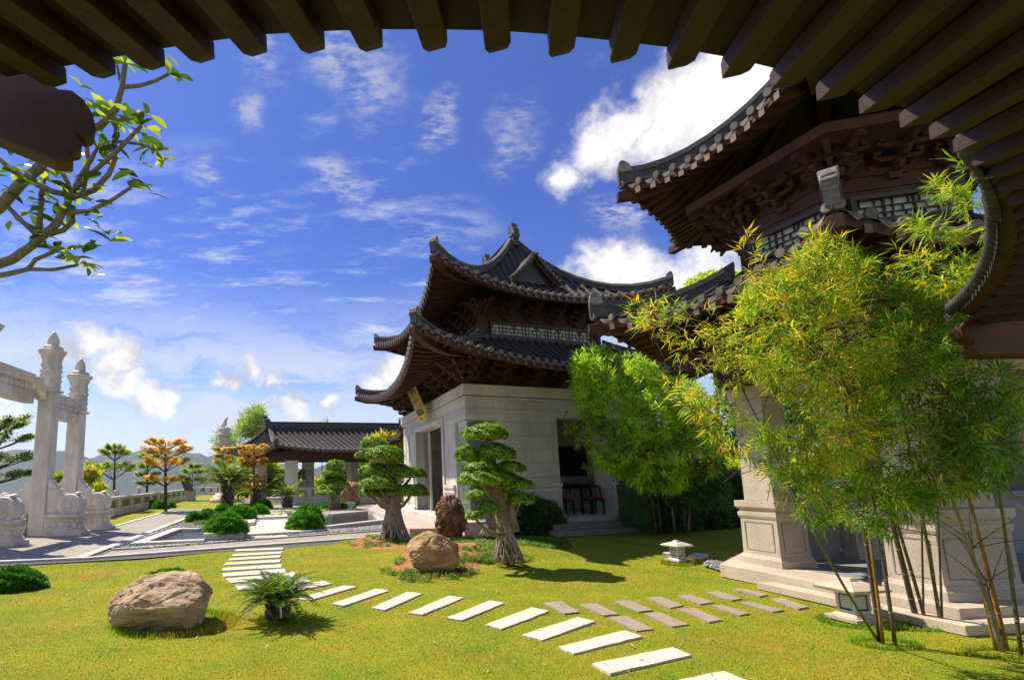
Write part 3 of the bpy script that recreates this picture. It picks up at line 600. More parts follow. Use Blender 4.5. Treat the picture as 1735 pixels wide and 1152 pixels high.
    for sd, sg in cn_:
        b = MB(); n_ = 10; P = [PT(sd, 1, j/(n_-1), 0.0) for j in range(n_)]
        e = (P[-1]-P[-2]).normalized(); P.append(P[-1]+e*0.06)
        d = P[-1]-P[0]; d.z = 0; d.normalize(); sd_ = Vector((-d.y, d.x, 0)); vs = []
        for j, q_ in enumerate(P):
            hh = 0.24+0.10*(j/(n_))**3; w = hipw/2
            vs += [q_-sd_*w, q_-sd_*w*1.0+Vector((0, 0, hh*.55)), q_-sd_*w*1.35+Vector((0, 0, hh*.62)), q_-sd_*w*0.9+Vector((0, 0, hh)), q_+sd_*w*0.9+Vector((0, 0, hh)), q_+sd_*w*1.35+Vector((0, 0, hh*.62)), q_+sd_*w+Vector((0, 0, hh*.55)), q_+sd_*w]
        m_ = len(P)
        b.add(vs, [(8*j+k, 8*j+(k+1) % 8, 8*j+8+(k+1) % 8, 8*j+8+k) for j in range(m_-1) for k in range(8)]+[tuple(range(8))[::-1], tuple(8*(m_-1)+k for k in range(8))], M['ridge'])
        hip = b.build('hip_ridge', root)
        if ornament:
            q_ = P[-1]; o_ = MB(); zz_ = Vector((0, 0, 1)); up_ = (e*0.5+zz_).normalized(); w = hipw*0.62
            base = q_-e*0.10+zz_*0.30
            prof = [(.8*x, .8*z-.02) for x, z in ((-.16, -.06), (.08, -.10), (.13, .03), (.10, .16), (.02, .20), (-.07, .14), (-.12, .06))]
            ring = [base+d*x-sd_*w+zz_*z for x, z in prof]
            o_.prism(ring, sd_*2*w, M['tile_end']); o_.tube([base+d*.03-sd_*w*1.12+zz_*.08, base+d*.03+sd_*w*1.12+zz_*.08], .055, M['tile_cap'], 10)
            o_.build('ridge_ornament', hip, bevel=0.012)
        if beams:
            b = MB(); vs = []; js = [0.12+0.93*j/6 for j in range(7)]
            for j, t in enumerate(js):
                q_ = PT(sd, 1, min(t, 1.0), -0.20)+(e*(t-1.0)*2 if t > 1 else Vector()); w = bw; hh = bw*1.37*(1 if j < 6 else .75)
                vs += [q_-sd_*w-zz2*hh, q_+sd_*w-zz2*hh, q_+sd_*w+zz2*hh, q_-sd_*w+zz2*hh]
            b.add(vs, [(4*j+k, 4*j+(k+1) % 4, 4*j+4+(k+1) % 4, 4*j+4+k) for j in range(6) for k in range(4)]+[(24, 25, 26, 27), (3, 2, 1, 0)], M['wood'])
            b.build('corner_beam', root, bevel=0.01)
    return PT
zz2 = Vector((0, 0, 1))
def bracket_mesh(k=1.0):
    """bracket set: arms stepping out along -y, cross arms with raised ends, small blocks"""
    b = MB()
    def arm(cx, y, z, L_, ax):       # arm with upturned rounded ends
        h = 0.10*k; w = 0.045*k; prof = [(-L_, .10*k), (-L_, .03*k), (-L_*.72, -.05*k), (L_*.72, -.05*k), (L_, .03*k), (L_, .10*k), (L_*.8, .06*k), (-L_*.8, .06*k)]
        if ax == 'x': b.prism([(cx+x, y-w, z+zz) for x, zz in prof], (0, 2*w, 0), M['wood'])
        else: b.prism([(cx-w, y+x, z+zz) for x, zz in prof], (2*w, 0, 0), M['wood'])
    def blk(x, y, z, s=.075): b.box(x-s*.7*k, x+s*.7*k, y-s*.7*k, y+s*.7*k, z, z+s*1.0*k, M['wood'], top=(x-s*k, x+s*k, y-s*k, y+s*k))
    blk(0, 0, -.02*k, .13)
    for j in range(3):
        z = (0.15+0.19*j)*k; y = -0.22*j*k
        arm(0, y, z, (.40+0.03*j)*k, 'x'); arm(0, -0.11*k*(j+1), z, (.24+.14*j)*k, 'y')
        for x in (-.36, .36): blk(x*k, y, z+.09*k)
        blk(0, y-.24*k, z+.08*k)
    b.box(-.04*k, .04*k, -.95*k, -.1*k, .60*k, .70*k, M['wood'])
    b.prism([(-.05*k, -.95*k, .60*k), (-.05*k, -1.12*k, .48*k), (-.05*k, -1.06*k, .66*k), (-.05*k, -.95*k, .70*k)], (.1*k, 0, 0), M['wood'])
    me = bpy.data.meshes.new('bracket'); me.from_pydata(b.v, [], b.f); me.materials.append(M['wood']); me.update(); return me
BRK = bracket_mesh(1.0); BRKS = bracket_mesh(0.66)
def brackets(F, root, poly, z, sides, me, spacing, corners=True):
    n_s = len(poly)
    for sd in sides:
        A, B = poly[sd], poly[(sd+1) % n_s]
        pa, pb = F((A[0], A[1], z)), F((B[0], B[1], z)); L_ = (pb-pa).length; n_ = max(1, round(L_/spacing)); d = (pb-pa).normalized(); nn = Vector((d.y, -d.x, 0))
        ang = math.atan2(nn.y, nn.x)+math.pi/2
        for i in range(1, n_): put(me, pa+d*(L_*i/n_), ang, root)
        if corners:
            put(me, pa, ang, root); put(me, pb, ang, root); put(me, pb, ang+math.pi/n_s, root)
def put(me, loc, ang, root, name='bracket'):
    o = bpy.data.objects.new(name, me); COL.objects.link(o); o.parent = root
    base = Vector(root.location) if root.type == 'EMPTY' else Vector((0, 0, 0))
    o.location = loc-base; o.rotation_euler = (0, 0, ang); return o
def lattice(F, root, side, a0, a1, z0, z1, off, n, name='lattice_window', th=0.03, TT=None):
    """window band with a broken-square lattice; side 0 faces -b, side 3 faces -a"""
    def T(a, d, z):
        if TT: return TT(a, d, z)
        return F((a, off-d, z)) if side == 0 else F((off-d, a, z))
    b = MB()
    def bar(x0, x1, y0, y1, d0, d1, m_):
        b.hexa([T(x0, d0, y0), T(x1, d0, y0), T(x1, d1, y0), T(x0, d1, y0), T(x0, d0, y1), T(x1, d0, y1), T(x1, d1, y1), T(x0, d1, y1)], m_)
    fr = M['frame_brown']; w = 0.045
    bar(a0-.06, a1+.06, z1, z1+.06, 0.003, .10, fr); bar(a0-.06, a1+.06, z0-.06, z0, 0.003, .10, fr); bar(a0-.06, a0, z0, z1, 0.003, .10, fr); bar(a1, a1+.06, z0, z1, 0.003, .10, fr)
    W_ = (a1-a0)/n; H_ = z1-z0; g = 0.010 if not TT else 0.0075
    for i in range(n):
        x = a0+W_*i
        if i: bar(x-g*1.3, x+g*1.3, z0, z1, 0.01, .05, fr)
        for fy, f0, f1 in ((.33, 0, 1), (.66, 0, .62), (.66, .62, 1)):
            bar(x+W_*f0, x+W_*f1, z0+H_*fy-g*.7, z0+H_*fy+g*.7, 0.012, .045, fr)
        for fx, f0, f1 in ((.3, .66, 1), (.62, .33, .66), (.25, 0, .33), (.7, 0, .33), (.82, .66, 1), (.3, .33, .66)):
            xx = x+W_*fx*(1 if i % 2 else 1)+0; xx = xx if i % 2 else x+W_*(1-fx); bar(xx-g*.7, xx+g*.7, z0+H_*f0, z0+H_*f1, 0.014, .043, fr)
    o = b.build(name, root); c = MB()
    c.add([T(a0, .007, z0), T(a1, .007, z0), T(a1, .007, z1), T(a0, .007, z1)], [(0, 1, 2, 3)], M['pane']); c.build('pane', o)
    return o
def fbox(F, root, name, u0, u1, v0, v1, z0, z1, m_, bevel=0, top=None):
    b = MB(); b.box(u0, u1, v0, v1, z0, z1, M[m_], T=F, top=top); o = b.build(name, root, bevel); return o
def pedestal(F, root, u0, u1, v0, v1, z0, z1, m_='granite_plain', e=0.10):
    b = MB(); H = z1-z0
    for (a, c, k0, k1) in ((0, .10, e*1.9, e*1.9), (.10, .16, e*1.7, e*1.1), (.16, .72, e, e*.85), (.72, .76, e*1.0, e*1.3), (.76, .82, e*1.3, e*1.3), (.82, .86, e*.95, e*.95), (.86, .90, e*1.1, e*1.6), (.90, 1.0, e*1.7, e*1.7)):
        b.box(u0-k0, u1+k0, v0-k0, v1+k0, z0+H*a, z0+H*c, M[m_], T=F, top=(u0-k1, u1+k1, v0-k1, v1+k1))
    # sunk panel lines on the visible faces
    for (x0, x1) in ((u0+.03, u1-.03),):
        g = .008
        for za, zb in ((.22, .23), (.66, .67)): b.box(x0, x1, v0-e-.004, v0-e, z0+H*za, z0+H*zb, M['granite_grey'], T=F)
        for za, zb in ((.22, .23), (.66, .67)): b.box(u0-e-.004, u0-e, v0+.03, v1-.03, z0+H*za, z0+H*zb, M['granite_grey'], T=F)
        for x in (x0, x1): b.box(x-g, x+g, v0-e-.004, v0-e, z0+H*.23, z0+H*.66, M['granite_grey'], T=F)
        for y in (v0+.03, v1-.03): b.box(u0-e-.004, u0-e, y-g, y+g, z0+H*.23, z0+H*.66, M['granite_grey'], T=F)
    return b.build('pedestal', root, 0.006)
# ---------------------------------------------------------------- two-tier pavilion in the middle
F2 = Frame((2.84, 14.2), (.95, .312), (-.15, .989)); R2 = empty('pavilion', F2((3.45, 4, 0)), 'two-storey pavilion with pale granite walls, brown brackets and a gold lettered plaque', 'pavilion')
Z0, WH = 0.40, 3.86
# floor and terrace steps
fbox(F2, R2, 'floor', -0.35, 8.9, -0.12, 8.6, 0.0, Z0, 'granite_plain', 0.01)
fbox(F2, R2, 'step', 2.4, 6.9, -0.62, -0.13, 0.0, 0.27, 'granite_grey', 0.01)
fbox(F2, R2, 'step', 2.2, 7.4, -1.1, -0.625, 0.0, 0.13, 'granite_grey', 0.01)
# front (left) face: glazed corner, pier, doorway, far pier
def wallrun(name, u0, u1, v0, v1, z0, z1, m_='granite'): return fbox(F2, R2, name, u0, u1, v0, v1, z0, z1, m_, 0.008)
wallrun('pier', 0.0, .42, 1.0, 2.1, Z0, WH-.45, 'granite_plain'); wallrun('pier', 0.0, .42, 5.9, 6.9, Z0, WH-.45, 'granite_plain'); wallrun('pier', 0.02, .44, 7.15, 8.0, Z0, WH-.45, 'granite_plain')
pedestal(F2, R2, 0.02, .42, 1.2, 2.0, Z0, 1.4, e=.06); pedestal(F2, R2, 0.02, .42, 6.0, 6.85, Z0, 1.4, e=.08); pedestal(F2, R2, 0.02, .42, 7.2, 7.95, Z0, 1.4, e=.08)
wallrun('lintel', 0.0, .42, 0.0, 8.0, WH-.45, WH, 'granite')
# door surround
b = MB()
for (v0, v1, z0, z1) in ((2.1, 2.28, Z0, 3.41), (5.72, 5.9, Z0, 3.41), (2.1, 5.9, 3.41, 3.56)): b.box(-.05, -.002, v0, v1, z0, z1, M['granite_plain'], T=F2)
b.build('door_surround', R2, 0.006)
# right face walls
wallrun('wall', 1.15, 3.1, 0.0, .42, Z0, WH); wallrun('wall', 5.3, 6.9, 0.0, .42, Z0, WH); wallrun('wall', 3.1, 5.3, 0.0, .42, 3.37, WH); wallrun('lintel', 0.42, 1.15, 0.0, .42, WH-.45, WH)
pedestal(F2, R2, 1.25, 3.06, 0.03, .42, Z0, 1.42, e=.05); pedestal(F2, R2, 5.34, 6.86, 0.03, .42, Z0, 1.42, e=.05)
wallrun('wall', 6.5, 6.9, .42, 8.0, Z0, WH); wallrun('wall', 0.0, 6.9, 7.6, 8.0, Z0, WH-.01)
wallrun('pier', 5.3, 5.6, .42, 1.3, Z0, 3.36, 'granite_plain')
# glazed corner
g = bpy.data.materials.new('green_glass'); g.use_nodes = True; gb = g.node_tree.nodes['Principled BSDF']; gb.inputs['Base Color'].default_value = (0.80, 0.92, 0.86, 1); gb.inputs['Roughness'].default_value = 0.03
gb.inputs['Transmission Weight'].default_value = 0.9; gb.inputs['IOR'].default_value = 1.35; gb.inputs['Alpha'].default_value = 0.45; M['glass'] = g
b = MB(); b.box(0.05, .065, 0.07, .98, Z0+.02, WH-.48, g, T=F2); b.box(0.07, 1.13, 0.05, .065, Z0+.02, WH-.32, g, T=F2)
b.build('corner_glass', R2)
b = MB()
for (u0, u1, v0, v1, z0, z1) in ((-.03, 1.2, -.04, .30, WH-.60, WH-.455), (-.03, .30, .30, 1.0, WH-.60, WH-.455), (1.06, 1.2, -.04, .30, Z0, WH-.60)): b.box(u0, u1, v0, v1, z0, z1, M['granite_plain'], T=F2)
b.build('glass_surround', R2, 0.006)
fbox(F2, R2, 'plinth', -.30, 1.0, -.30, .9, 0.0, Z0+.02, 'granite_plain', 0.01)
# cornice in two bands
b = MB()
def ringbox(b, F, u0, u1, v0, v1, w, z0, z1, m_):
    for (a, c, d, e_) in ((u0, u1, v0, v0+w), (u0, u1, v1-w, v1), (u0, u0+w, v0+w, v1-w), (u1-w, u1, v0+w, v1-w)): b.box(a, c, d, e_, z0, z1, M[m_], T=F)
ringbox(b, F2, -.05, 6.95, -.05, 8.05, .5, WH+.002, WH+.06, 'granite_plain'); ringbox(b, F2, .04, 6.86, .04, 7.96, .45, WH+.06, WH+.09, 'granite_plain'); ringbox(b, F2, -.09, 6.99, -.09, 8.09, .6, WH+.09, 4.27, 'granite_plain')
b.build('cornice', R2, 0.006)
# interior
fbox(F2, R2, 'ceiling', .42, 6.5, .42, 7.6, WH-.05, WH, 'plaster'); wallrun('inner_wall', 2.2, 6.5, 3.0, 3.2, Z0, 3.8, 'granite_plain')
fbox(F2, R2, 'inner_window', 2.9, 6.2, 2.93, 2.99, 1.62, 2.72, 'black'); fbox(F2, R2, 'inner_wall', 2.2, 2.4, 3.2, 6.6, Z0, 3.8, 'granite_grey'); fbox(F2, R2, 'inner_screen', 1.6, 1.7, 2.6, 4.2, Z0, 3.3, 'dark_in')
fbox(F2, R2, 'low_sill', 2.6, 6.4, 2.72, 2.995, 1.42, 1.58, 'granite_plain')
# door glass
b = MB(); b.box(.30, .33, 4.9, 5.7, Z0+.05, 3.35, M['glass'], T=F2); b.box(.27, .36, 4.85, 4.9, Z0, 3.38, M['granite_plain'], T=F2); b.build('door_panel', R2)
# east annexe with dark opening
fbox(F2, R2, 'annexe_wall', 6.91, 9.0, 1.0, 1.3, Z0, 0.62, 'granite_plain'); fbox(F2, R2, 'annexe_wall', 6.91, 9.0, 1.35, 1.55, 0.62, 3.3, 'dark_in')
# timber band, brackets, roofs
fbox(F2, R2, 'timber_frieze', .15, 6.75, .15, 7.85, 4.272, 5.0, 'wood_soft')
brackets(F2, R2, rect(.12, 6.78, .12, 7.88), 4.30, (0, 3), BRK, 1.12)
brackets(F2, R2, rect(.12, 6.78, .12, 7.88), 4.30, (1,), BRK, 2.2, False)
skirt(F2, R2, rect(.85, 5.45, .45, 6.65), rect(-1.55, 8.45, -1.45, 8.15), 5.86, 4.66, .66, .42, q=1.5, p=2.3, kind='lower_roof', rdrop=.17, t_in=.12)
UW = (1.0, 5.3, .6, 6.5)
fbox(F2, R2, 'upper_wall', *UW, 5.3, 6.95, 'wood')
for (cu, cv) in ((1.0, .6), (5.3, .6), (1.0, 6.5), (5.3, 6.5)): b = MB(); b.lathe(F2((cu, cv, 5.4)), [(.16, 0), (.15, 1.5)], M['wood'], 14); b.build('upper_column', R2)
fbox(F2, R2, 'ridge_band', .80, 5.5, .40, 6.7, 5.6, 5.93, 'ridge')
lattice(F2, R2, 0, 1.25, 5.05, 6.02, 6.36, .6, 9); lattice(F2, R2, 3, .85, 6.25, 6.02, 6.36, 1.0, 10)
brackets(F2, R2, rect(.95, 5.35, .55, 6.55), 6.52, (0, 3), BRKS, .85); brackets(F2, R2, rect(.95, 5.35, .55, 6.55), 6.52, (1,), BRKS, 1.5, False)
PTU = skirt(F2, R2, rect(3.1, 3.4, 2.4, 4.8), rect(-.75, 6.75, -.75, 7.75), 10.15, 6.98, .62, .40, q=1.75, p=2.3, kind='upper_roof', rdrop=.17, t_in=.42)
# main ridge and its end ornament, small gable on the near slope
b = MB(); b.box(3.12, 3.38, 2.2, 5.0, 10.05, 10.38, M['ridge'], T=F2); b.box(3.08, 3.42, 2.16, 5.04, 10.38, 10.45, M['tile'], T=F2); rd = b.build('main_ridge', R2, 0.01)
for v_ in (2.15, 4.75):
    b = MB(); s_ = 1 if v_ < 3 else -1
    b.prism([F2((3.13, v_+x, z)) for x, z in ((0, 10.3), (.34, 10.3), (.36, 10.62), (.30, 10.86), (.12, 10.92), (.10, 10.74), (.0, 10.66), (-.06, 10.50))], F2.a*.24, M['ridge'])
    b.prism([F2((3.11, v_+.28, z)) for z in (10.62,)]+[F2((3.11, v_+.40, 10.60)), F2((3.11, v_+.42, 10.84)), F2((3.11, v_+.33, 10.88))], F2.a*.28, M['ridge'])
    b.build('ridge_ornament', rd, 0.015)
gb_ = MB(); gc = 3.05; gv = .75; base, pk = 7.95, 8.95; hw = .95
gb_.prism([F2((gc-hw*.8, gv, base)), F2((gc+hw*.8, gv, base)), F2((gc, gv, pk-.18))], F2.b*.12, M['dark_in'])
ga = gb_.build('gable', R2)
b = MB(); nn_ = 8
for sg in (-1, 1):
    top = []; 
    for j in range(nn_+1):
        f = j/nn_; x = gc+sg*hw*f; z = pk-(pk-base)*(f**.8); top.append((x, z))
    for j in range(nn_):
        (x0, z0), (x1, z1) = top[j], top[j+1]; back = 1.7-1.2*(j/nn_)
        b.hexa([F2((x0, gv-.22, z0-.06)), F2((x1, gv-.22, z1-.06)), F2((x1, gv+back, z1-.06)), F2((x0, gv+back, z0-.06)), F2((x0, gv-.22, z0)), F2((x1, gv-.22, z1)), F2((x1, gv+back, z1)), F2((x0, gv+back, z0))], M['tile'])
        b.hexa([F2((x0, gv-.16, z0-.20)), F2((x1, gv-.16, z1-.20)), F2((x1, gv-.08, z1-.20)), F2((x0, gv-.08, z0-.20)), F2((x0, gv-.16, z0-.061)), F2((x1, gv-.16, z1-.061)), F2((x1, gv-.08, z1-.061)), F2((x0, gv-.08, z0-.061))], M['wood'])
        b.tube([F2((x0*.5+x1*.5, gv-.27, (z0+z1)/2+.03)), F2((x0*.5+x1*.5, gv+back*.8, (z0+z1)/2+.03))], .055, M['tile_cap'], 8)
b.build('gable_roof', R2)
# terrace in front of the pavilion
b = MB(); P = [gp(x, y, .22) for x, y in ((623, 861.5), (694, 895.5), (797, 893.5), (840, 890), (840, 870), (700, 850), (640, 853))]
b.prism([Vector((p.x, p.y, 0)) for p in P], (0, 0, .22), M['granite_warm']); o = b.build('terrace', None, 0.01)
bm = bmesh.new(); bm.from_mesh(o.data); bmesh.ops.recalc_face_normals(bm, faces=bm.faces); bm.to_mesh(o.data); bm.free(); o['kind'] = 'structure'
# plaque
pl = empty('name_plaque', at(717, 694, 16.6), 'small dark green plaque with gold frame and gold characters under the eave', 'plaque')
def plaque():
    c = F2((-.52, 3.55, 4.30)); nrm_ = -F2.a; x = -F2.b; tilt = Matrix.Rotation(math.radians(22), 3, x)   # leans forward at the top
    y = tilt@Vector((0, 0, 1)); n_ = x.cross(y)
    if n_.dot(nrm_) < 0: n_ = -n_
    if y.dot(nrm_) < 0:
        tilt = Matrix.Rotation(math.radians(-22), 3, x); y = tilt@Vector((0, 0, 1)); n_ = x.cross(y)
        if n_.dot(nrm_) < 0: n_ = -n_
    w, h = .46, .50
    def bx(b, x0, x1, y0, y1, n0, n1, m_):
        b.hexa([c+x*i+y*j+n_*k for k in (n0, n1) for i, j in ((x0, y0), (x1, y0), (x1, y1), (x0, y1))], M[m_])
    b = MB(); bx(b, -w, w, -h, h, 0, .04, 'plaque'); b.build('board', pl)
    b = MB(); t = .05; bx(b, -w-t, w+t, h, h+t, -.01, .05, 'gold'); bx(b, -w-t, w+t, -h-t, -h, -.01, .05, 'gold'); bx(b, -w-t, -w, -h, h, -.01, .05, 'gold'); bx(b, w, w+t, -h, h, -.01, .05, 'gold'); b.build('frame', pl)
    for sx_ in (-.3, .3):
        b = MB(); bx(b, sx_-.1, sx_+.1, -h-.17, -h-t, -.02, .10, 'gold'); bx(b, sx_-.14, sx_+.14, -h-.10, -h-t-.001, -.03, .12, 'gold'); b.build('bracket_foot', pl)
    for ch, cx_, cy_ in (('白', .21, .19), ('鶴', .21, -.17), ('法', -.21, .19), ('承', -.21, -.17)):
        cu = bpy.data.curves.new('t', 'FONT'); cu.body = ch; cu.size = .34; cu.extrude = .01; cu.align_x = 'CENTER'; cu.align_y = 'CENTER'; cu.offset = -.002
        to = bpy.data.objects.new('t', cu); COL.objects.link(to); dg = bpy.context.evaluated_depsgraph_get(); me = bpy.data.meshes.new_from_object(to.evaluated_get(dg)); bpy.data.objects.remove(to)
        nx = y.cross(n_); mt = Matrix((nx, y, n_)).transposed().to_4x4(); mt.translation = c+x*cx_*(-1 if nx.dot(x) < 0 else 1)*1+y*cy_+n_*.052
        if nx.dot(x) < 0: mt.translation = c+nx*cx_+y*cy_+n_*.052
        me.transform(mt); me.materials.clear(); me.materials.append(M['gold']); link_mesh('lettering', me, pl)
plaque()
# table and chairs inside
def table():
    t = empty('tea_table', F2((4.35, 1.35, Z0)), 'long black lacquered table seen through the side opening of the pavilion', 'table')
    b = MB(); b.box(3.35, 5.1, 1.05, 1.75, Z0+.90, Z0+.96, M['black'], T=F2); b.box(3.45, 5.0, 1.1, 1.7, Z0+.80, Z0+.90, M['black'], T=F2); b.build('table_top', t)
    for u in (3.42, 4.95):
        for v in (1.1, 1.64): fbox(F2, t, 'leg', u, u+.07, v, v+.07, Z0, Z0+.8, 'black')
table()
def chair(u, v, label, face=1):
    t = empty('armchair', F2((u, v, Z0)), label, 'chair', 'black armchairs inside the pavilion')
    fbox(F2, t, 'seat', u-.28, u+.28, v-.25, v+.25, Z0+.42, Z0+.47, 'black'); fbox(F2, t, 'cushion', u-.25, u+.25, v-.22, v+.22, Z0+.475, Z0+.53, 'red')
    for a in (-.27, .23):
        for c in (-.24, .20): fbox(F2, t, 'leg', u+a, u+a+.04, v+c, v+c+.04, Z0, Z0+.42, 'black')
    b = MB(); pts = []
    for k in range(13):
        th = math.pi*(k/12); pts.append(F2((u+.30*math.cos(th), v+face*(.28*math.sin(th)-.05), Z0+.72+.16*math.sin(th))))
    b.tube(pts, .025, M['black'], 7)
    for k in (1, 3, 6, 9, 11): b.tube([pts[k], Vector((pts[k].x, pts[k].y, Z0+.47))], .016, M['black'], 6)
    b.build('curved_back', t)
chair(4.85, .85, 'black armchair with red cushion at the near side of the long table', -1); chair(3.7, .9, 'black armchair by the left end of the long table', -1)
chair(.95, 4.6, 'black armchair with red cushion just inside the front doorway', 1)
# ---------------------------------------------------------------- two-tier pavilion on the right, close by
F3 = Frame((4.27, 4.56), (.995, .1), (-.17, .985)); R3 = empty('pavilion', F3((3, 2, 0)), 'nearer brown-roofed pavilion on the right behind the bamboo, on grey granite pedestals', 'pavilion')
def w3(x, y):      # world x,y -> frame
    dx, dy = x-F3.O.x, y-F3.O.y; a, b_ = F3.a, F3.b; det = a.x*b_.y-a.y*b_.x
    return ((dx*b_.y-dy*b_.x)/det, (a.x*dy-a.y*dx)/det)
pc = w3(6.3, 5.72); p1 = w3(6.17, 7.75)
PL = [Vector((5.58, 8.25, 0)), Vector((6.08, 5.42, 0)), Vector((14, 6.25, 0)), Vector((13, 12, 0)), Vector((8.5, 11, 0))]
def plat(name, pts, z0, z1, m_, parent=None):
    b = MB(); b.prism([p+Vector((0, 0, z0)) for p in pts], (0, 0, z1-z0), M[m_]); o = b.build(name, parent, 0.008)
    bm = bmesh.new(); bm.from_mesh(o.data); bmesh.ops.recalc_face_normals(bm, faces=bm.faces); bm.to_mesh(o.data); bm.free(); return o
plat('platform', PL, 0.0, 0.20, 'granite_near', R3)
plat('step', [Vector((5.46, 7.35, 0)), Vector((5.84, 5.18, 0)), Vector((6.9, 5.3, 0)), Vector((6.9, 5.48, 0)), Vector((6.05, 5.38, 0)), Vector((5.70, 7.35, 0))], 0.0, 0.10, 'granite_near', R3)
def pier3(u0, u1, v0, v1, ztop=2.8, ph=1.18):
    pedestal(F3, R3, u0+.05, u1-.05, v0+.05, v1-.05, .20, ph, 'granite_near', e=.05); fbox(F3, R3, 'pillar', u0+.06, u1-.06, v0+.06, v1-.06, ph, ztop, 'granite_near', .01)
pier3(pc[0], pc[0]+.98, pc[1], pc[1]+.52); pier3(p1[0], p1[0]+.50, p1[1], p1[1]+.62)
pier3(pc[0]+2.3, pc[0]+2.95, pc[1]+.1, pc[1]+.7)
pier3(p1[0]+1.9, p1[0]+2.4, p1[1]+.5, p1[1]+1.0)
ev = p1[1]+.62
fbox(F3, R3, 'parapet', p1[0]+.55, p1[0]+6.5, ev+.05, ev+.3, .20, 1.15, 'granite_grey'); fbox(F3, R3, 'parapet_top', p1[0]+.55, p1[0]+6.5, ev-.02, ev+.36, 1.152, 1.25, 'granite_grey')
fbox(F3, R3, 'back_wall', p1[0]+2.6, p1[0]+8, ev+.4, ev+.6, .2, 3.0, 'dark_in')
fbox(F3, R3, 'floor', p1[0]+.2, p1[0]+6.5, pc[1]+.8, ev, .201, .206, 'granite_grey')
# beams between the piers
fbox(F3, R3, 'beam', p1[0]+.02, p1[0]+.42, pc[1]+.02, ev-.02, 2.802, 3.22, 'granite_near', .01); fbox(F3, R3, 'beam', p1[0]+.43, pc[0]+6, pc[1]+.03, pc[1]+.45, 2.803, 3.22, 'granite_near', .01)
fbox(F3, R3, 'beam', p1[0]+.43, pc[0]+6, ev-.46, ev-.03, 2.803, 3.22, 'granite_near', .01)
# six-sided roofs and upper storey, one corner pointing at the viewer
HC = Vector((7.4, 7.3, 0)); FI = Frame((0, 0), (1, 0), (0, 1))
def hexa_(r, c=HC): return [(c.x+r*math.cos(math.radians(a)), c.y+r*math.sin(math.radians(a))) for a in (224, 284, 344, 44, 104, 164)]
def hexprism(name, r, z0, z1, m_, parent=R3):
    b = MB(); b.prism([(x, y, z0) for x, y in hexa_(r)], (0, 0, z1-z0), M[m_]); return b.build(name, parent, .006)
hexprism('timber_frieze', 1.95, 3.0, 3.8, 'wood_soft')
brackets(FI, R3, hexa_(1.95), 3.28, range(6), BRKS, .66)
skirt(FI, R3, hexa_(1.5), hexa_(3.25), 4.75, 3.98, .30, .26, q=1.5, p=2.4, kind='lower_roof', row=.27, raf=.235, rdrop=.12, t_in=.1, tile_r=.042, capr=.055, hipw=.12, bw=.07)
hexprism('upper_wall', 1.29, 4.2, 6.4, 'wood'); hexprism('ridge_band', 1.41, 4.5, 4.82, 'ridge')
for k, A in enumerate(hexa_(1.29)):
    b = MB(); b.lathe(Vector((A[0], A[1], 4.7)), [(.075, 0), (.075, 1.3)], M['wood'], 10); b.build('upper_column', R3)
for sd in range(6):
    A, B = [Vector((*hexa_(1.29)[(sd+k) % 6], 0)) for k in (0, 1)]; dd = (B-A).normalized(); on = Vector((dd.y, -dd.x, 0))
    lattice(None, R3, 0, .16, 1.13, 4.92, 5.20, 0, 3, TT=lambda a, d, z, A=A, dd=dd, on=on: A+dd*a+on*d+zz2*z)
hexprism('wall_rail', 1.315, 5.36, 5.41, 'wood'); hexprism('wall_rail', 1.32, 5.56, 5.64, 'wood')
brackets(FI, R3, hexa_(1.29), 5.48, range(6), bracket_mesh(.62), .60)
b = MB(); h0, h1 = hexa_(1.95), hexa_(2.07)
for k in range(6):
    k2 = (k+1) % 6; b.hexa([Vector((*h0[k], 5.90)), Vector((*h0[k2], 5.90)), Vector((*h1[k2], 5.90)), Vector((*h1[k], 5.90)), Vector((*h0[k], 6.04)), Vector((*h0[k2], 6.04)), Vector((*h1[k2], 6.04)), Vector((*h1[k], 6.04))], M['wood'])
b.build('eave_purlin', R3)
skirt(FI, R3, hexa_(.15), hexa_(2.68), 8.4, 6.38, .22, .22, q=1.6, p=2.4, kind='upper_roof', row=.24, raf=.20, rdrop=.11, t_in=.45, tile_r=.042, capr=.055, hipw=.12, bw=.07)
# ---------------------------------------------------------------- long pavilion behind the pools
F4 = Frame((-5.35, 34.5), (.985, .22), (-.62, .78)); R4 = empty('garden_shelter', F4((5, 2, 0)), 'low open pavilion with long grey tiled roof on white square columns', 'pavilion')
Z4 = 0.35
fbox(F4, R4, 'floor', -.8, 11.5, -.6, 5.6, 0.0, Z4, 'granite_plain')
for (u, v) in ((.2, 0), (-.1, 3.9), (3.4, 0), (6.9, 0), (10.4, 0), (3.4, 3.9), (6.9, 3.9), (10.4, 3.9)): fbox(F4, R4, 'column', u-.32, u+.32, v-.28, v+.28, Z4, 2.95, 'granite_plain')
b = MB(); ringbox(b, F4, -.4, 10.8, -.35, 4.3, .5, 2.95, 3.6, 'wood'); b.build('beam', R4)
b = MB()
for (a_, c_) in ((.6, 3.0), (3.8, 6.5), (7.3, 10.0)):
    b.box(a_, c_, -.10, .10, Z4+.62, Z4+.78, M['granite_plain'], T=F4)
    b.box(a_, c_, -.08, .08, Z4, Z4+.16, M['granite_plain'], T=F4)
    for k in range(4): x = a_+(c_-a_)*k/3; b.box(x-.12 if k else x, x+.12 if k < 3 else x, -.07, .07, Z4+.16, Z4+.62, M['granite_plain'], T=F4)
b.build('bench_rail', R4)
skirt(F4, R4, rect(-.4, 10.6, 1.85, 2.05), rect(-1.6, 12.2, -1.5, 5.4), 5.35, 3.55, .40, .30, q=1.5, kind='roof', row=.40, raf=.34, rdrop=.16, t_in=.1, tile_r=.10, hipw=.26, ornament=True)
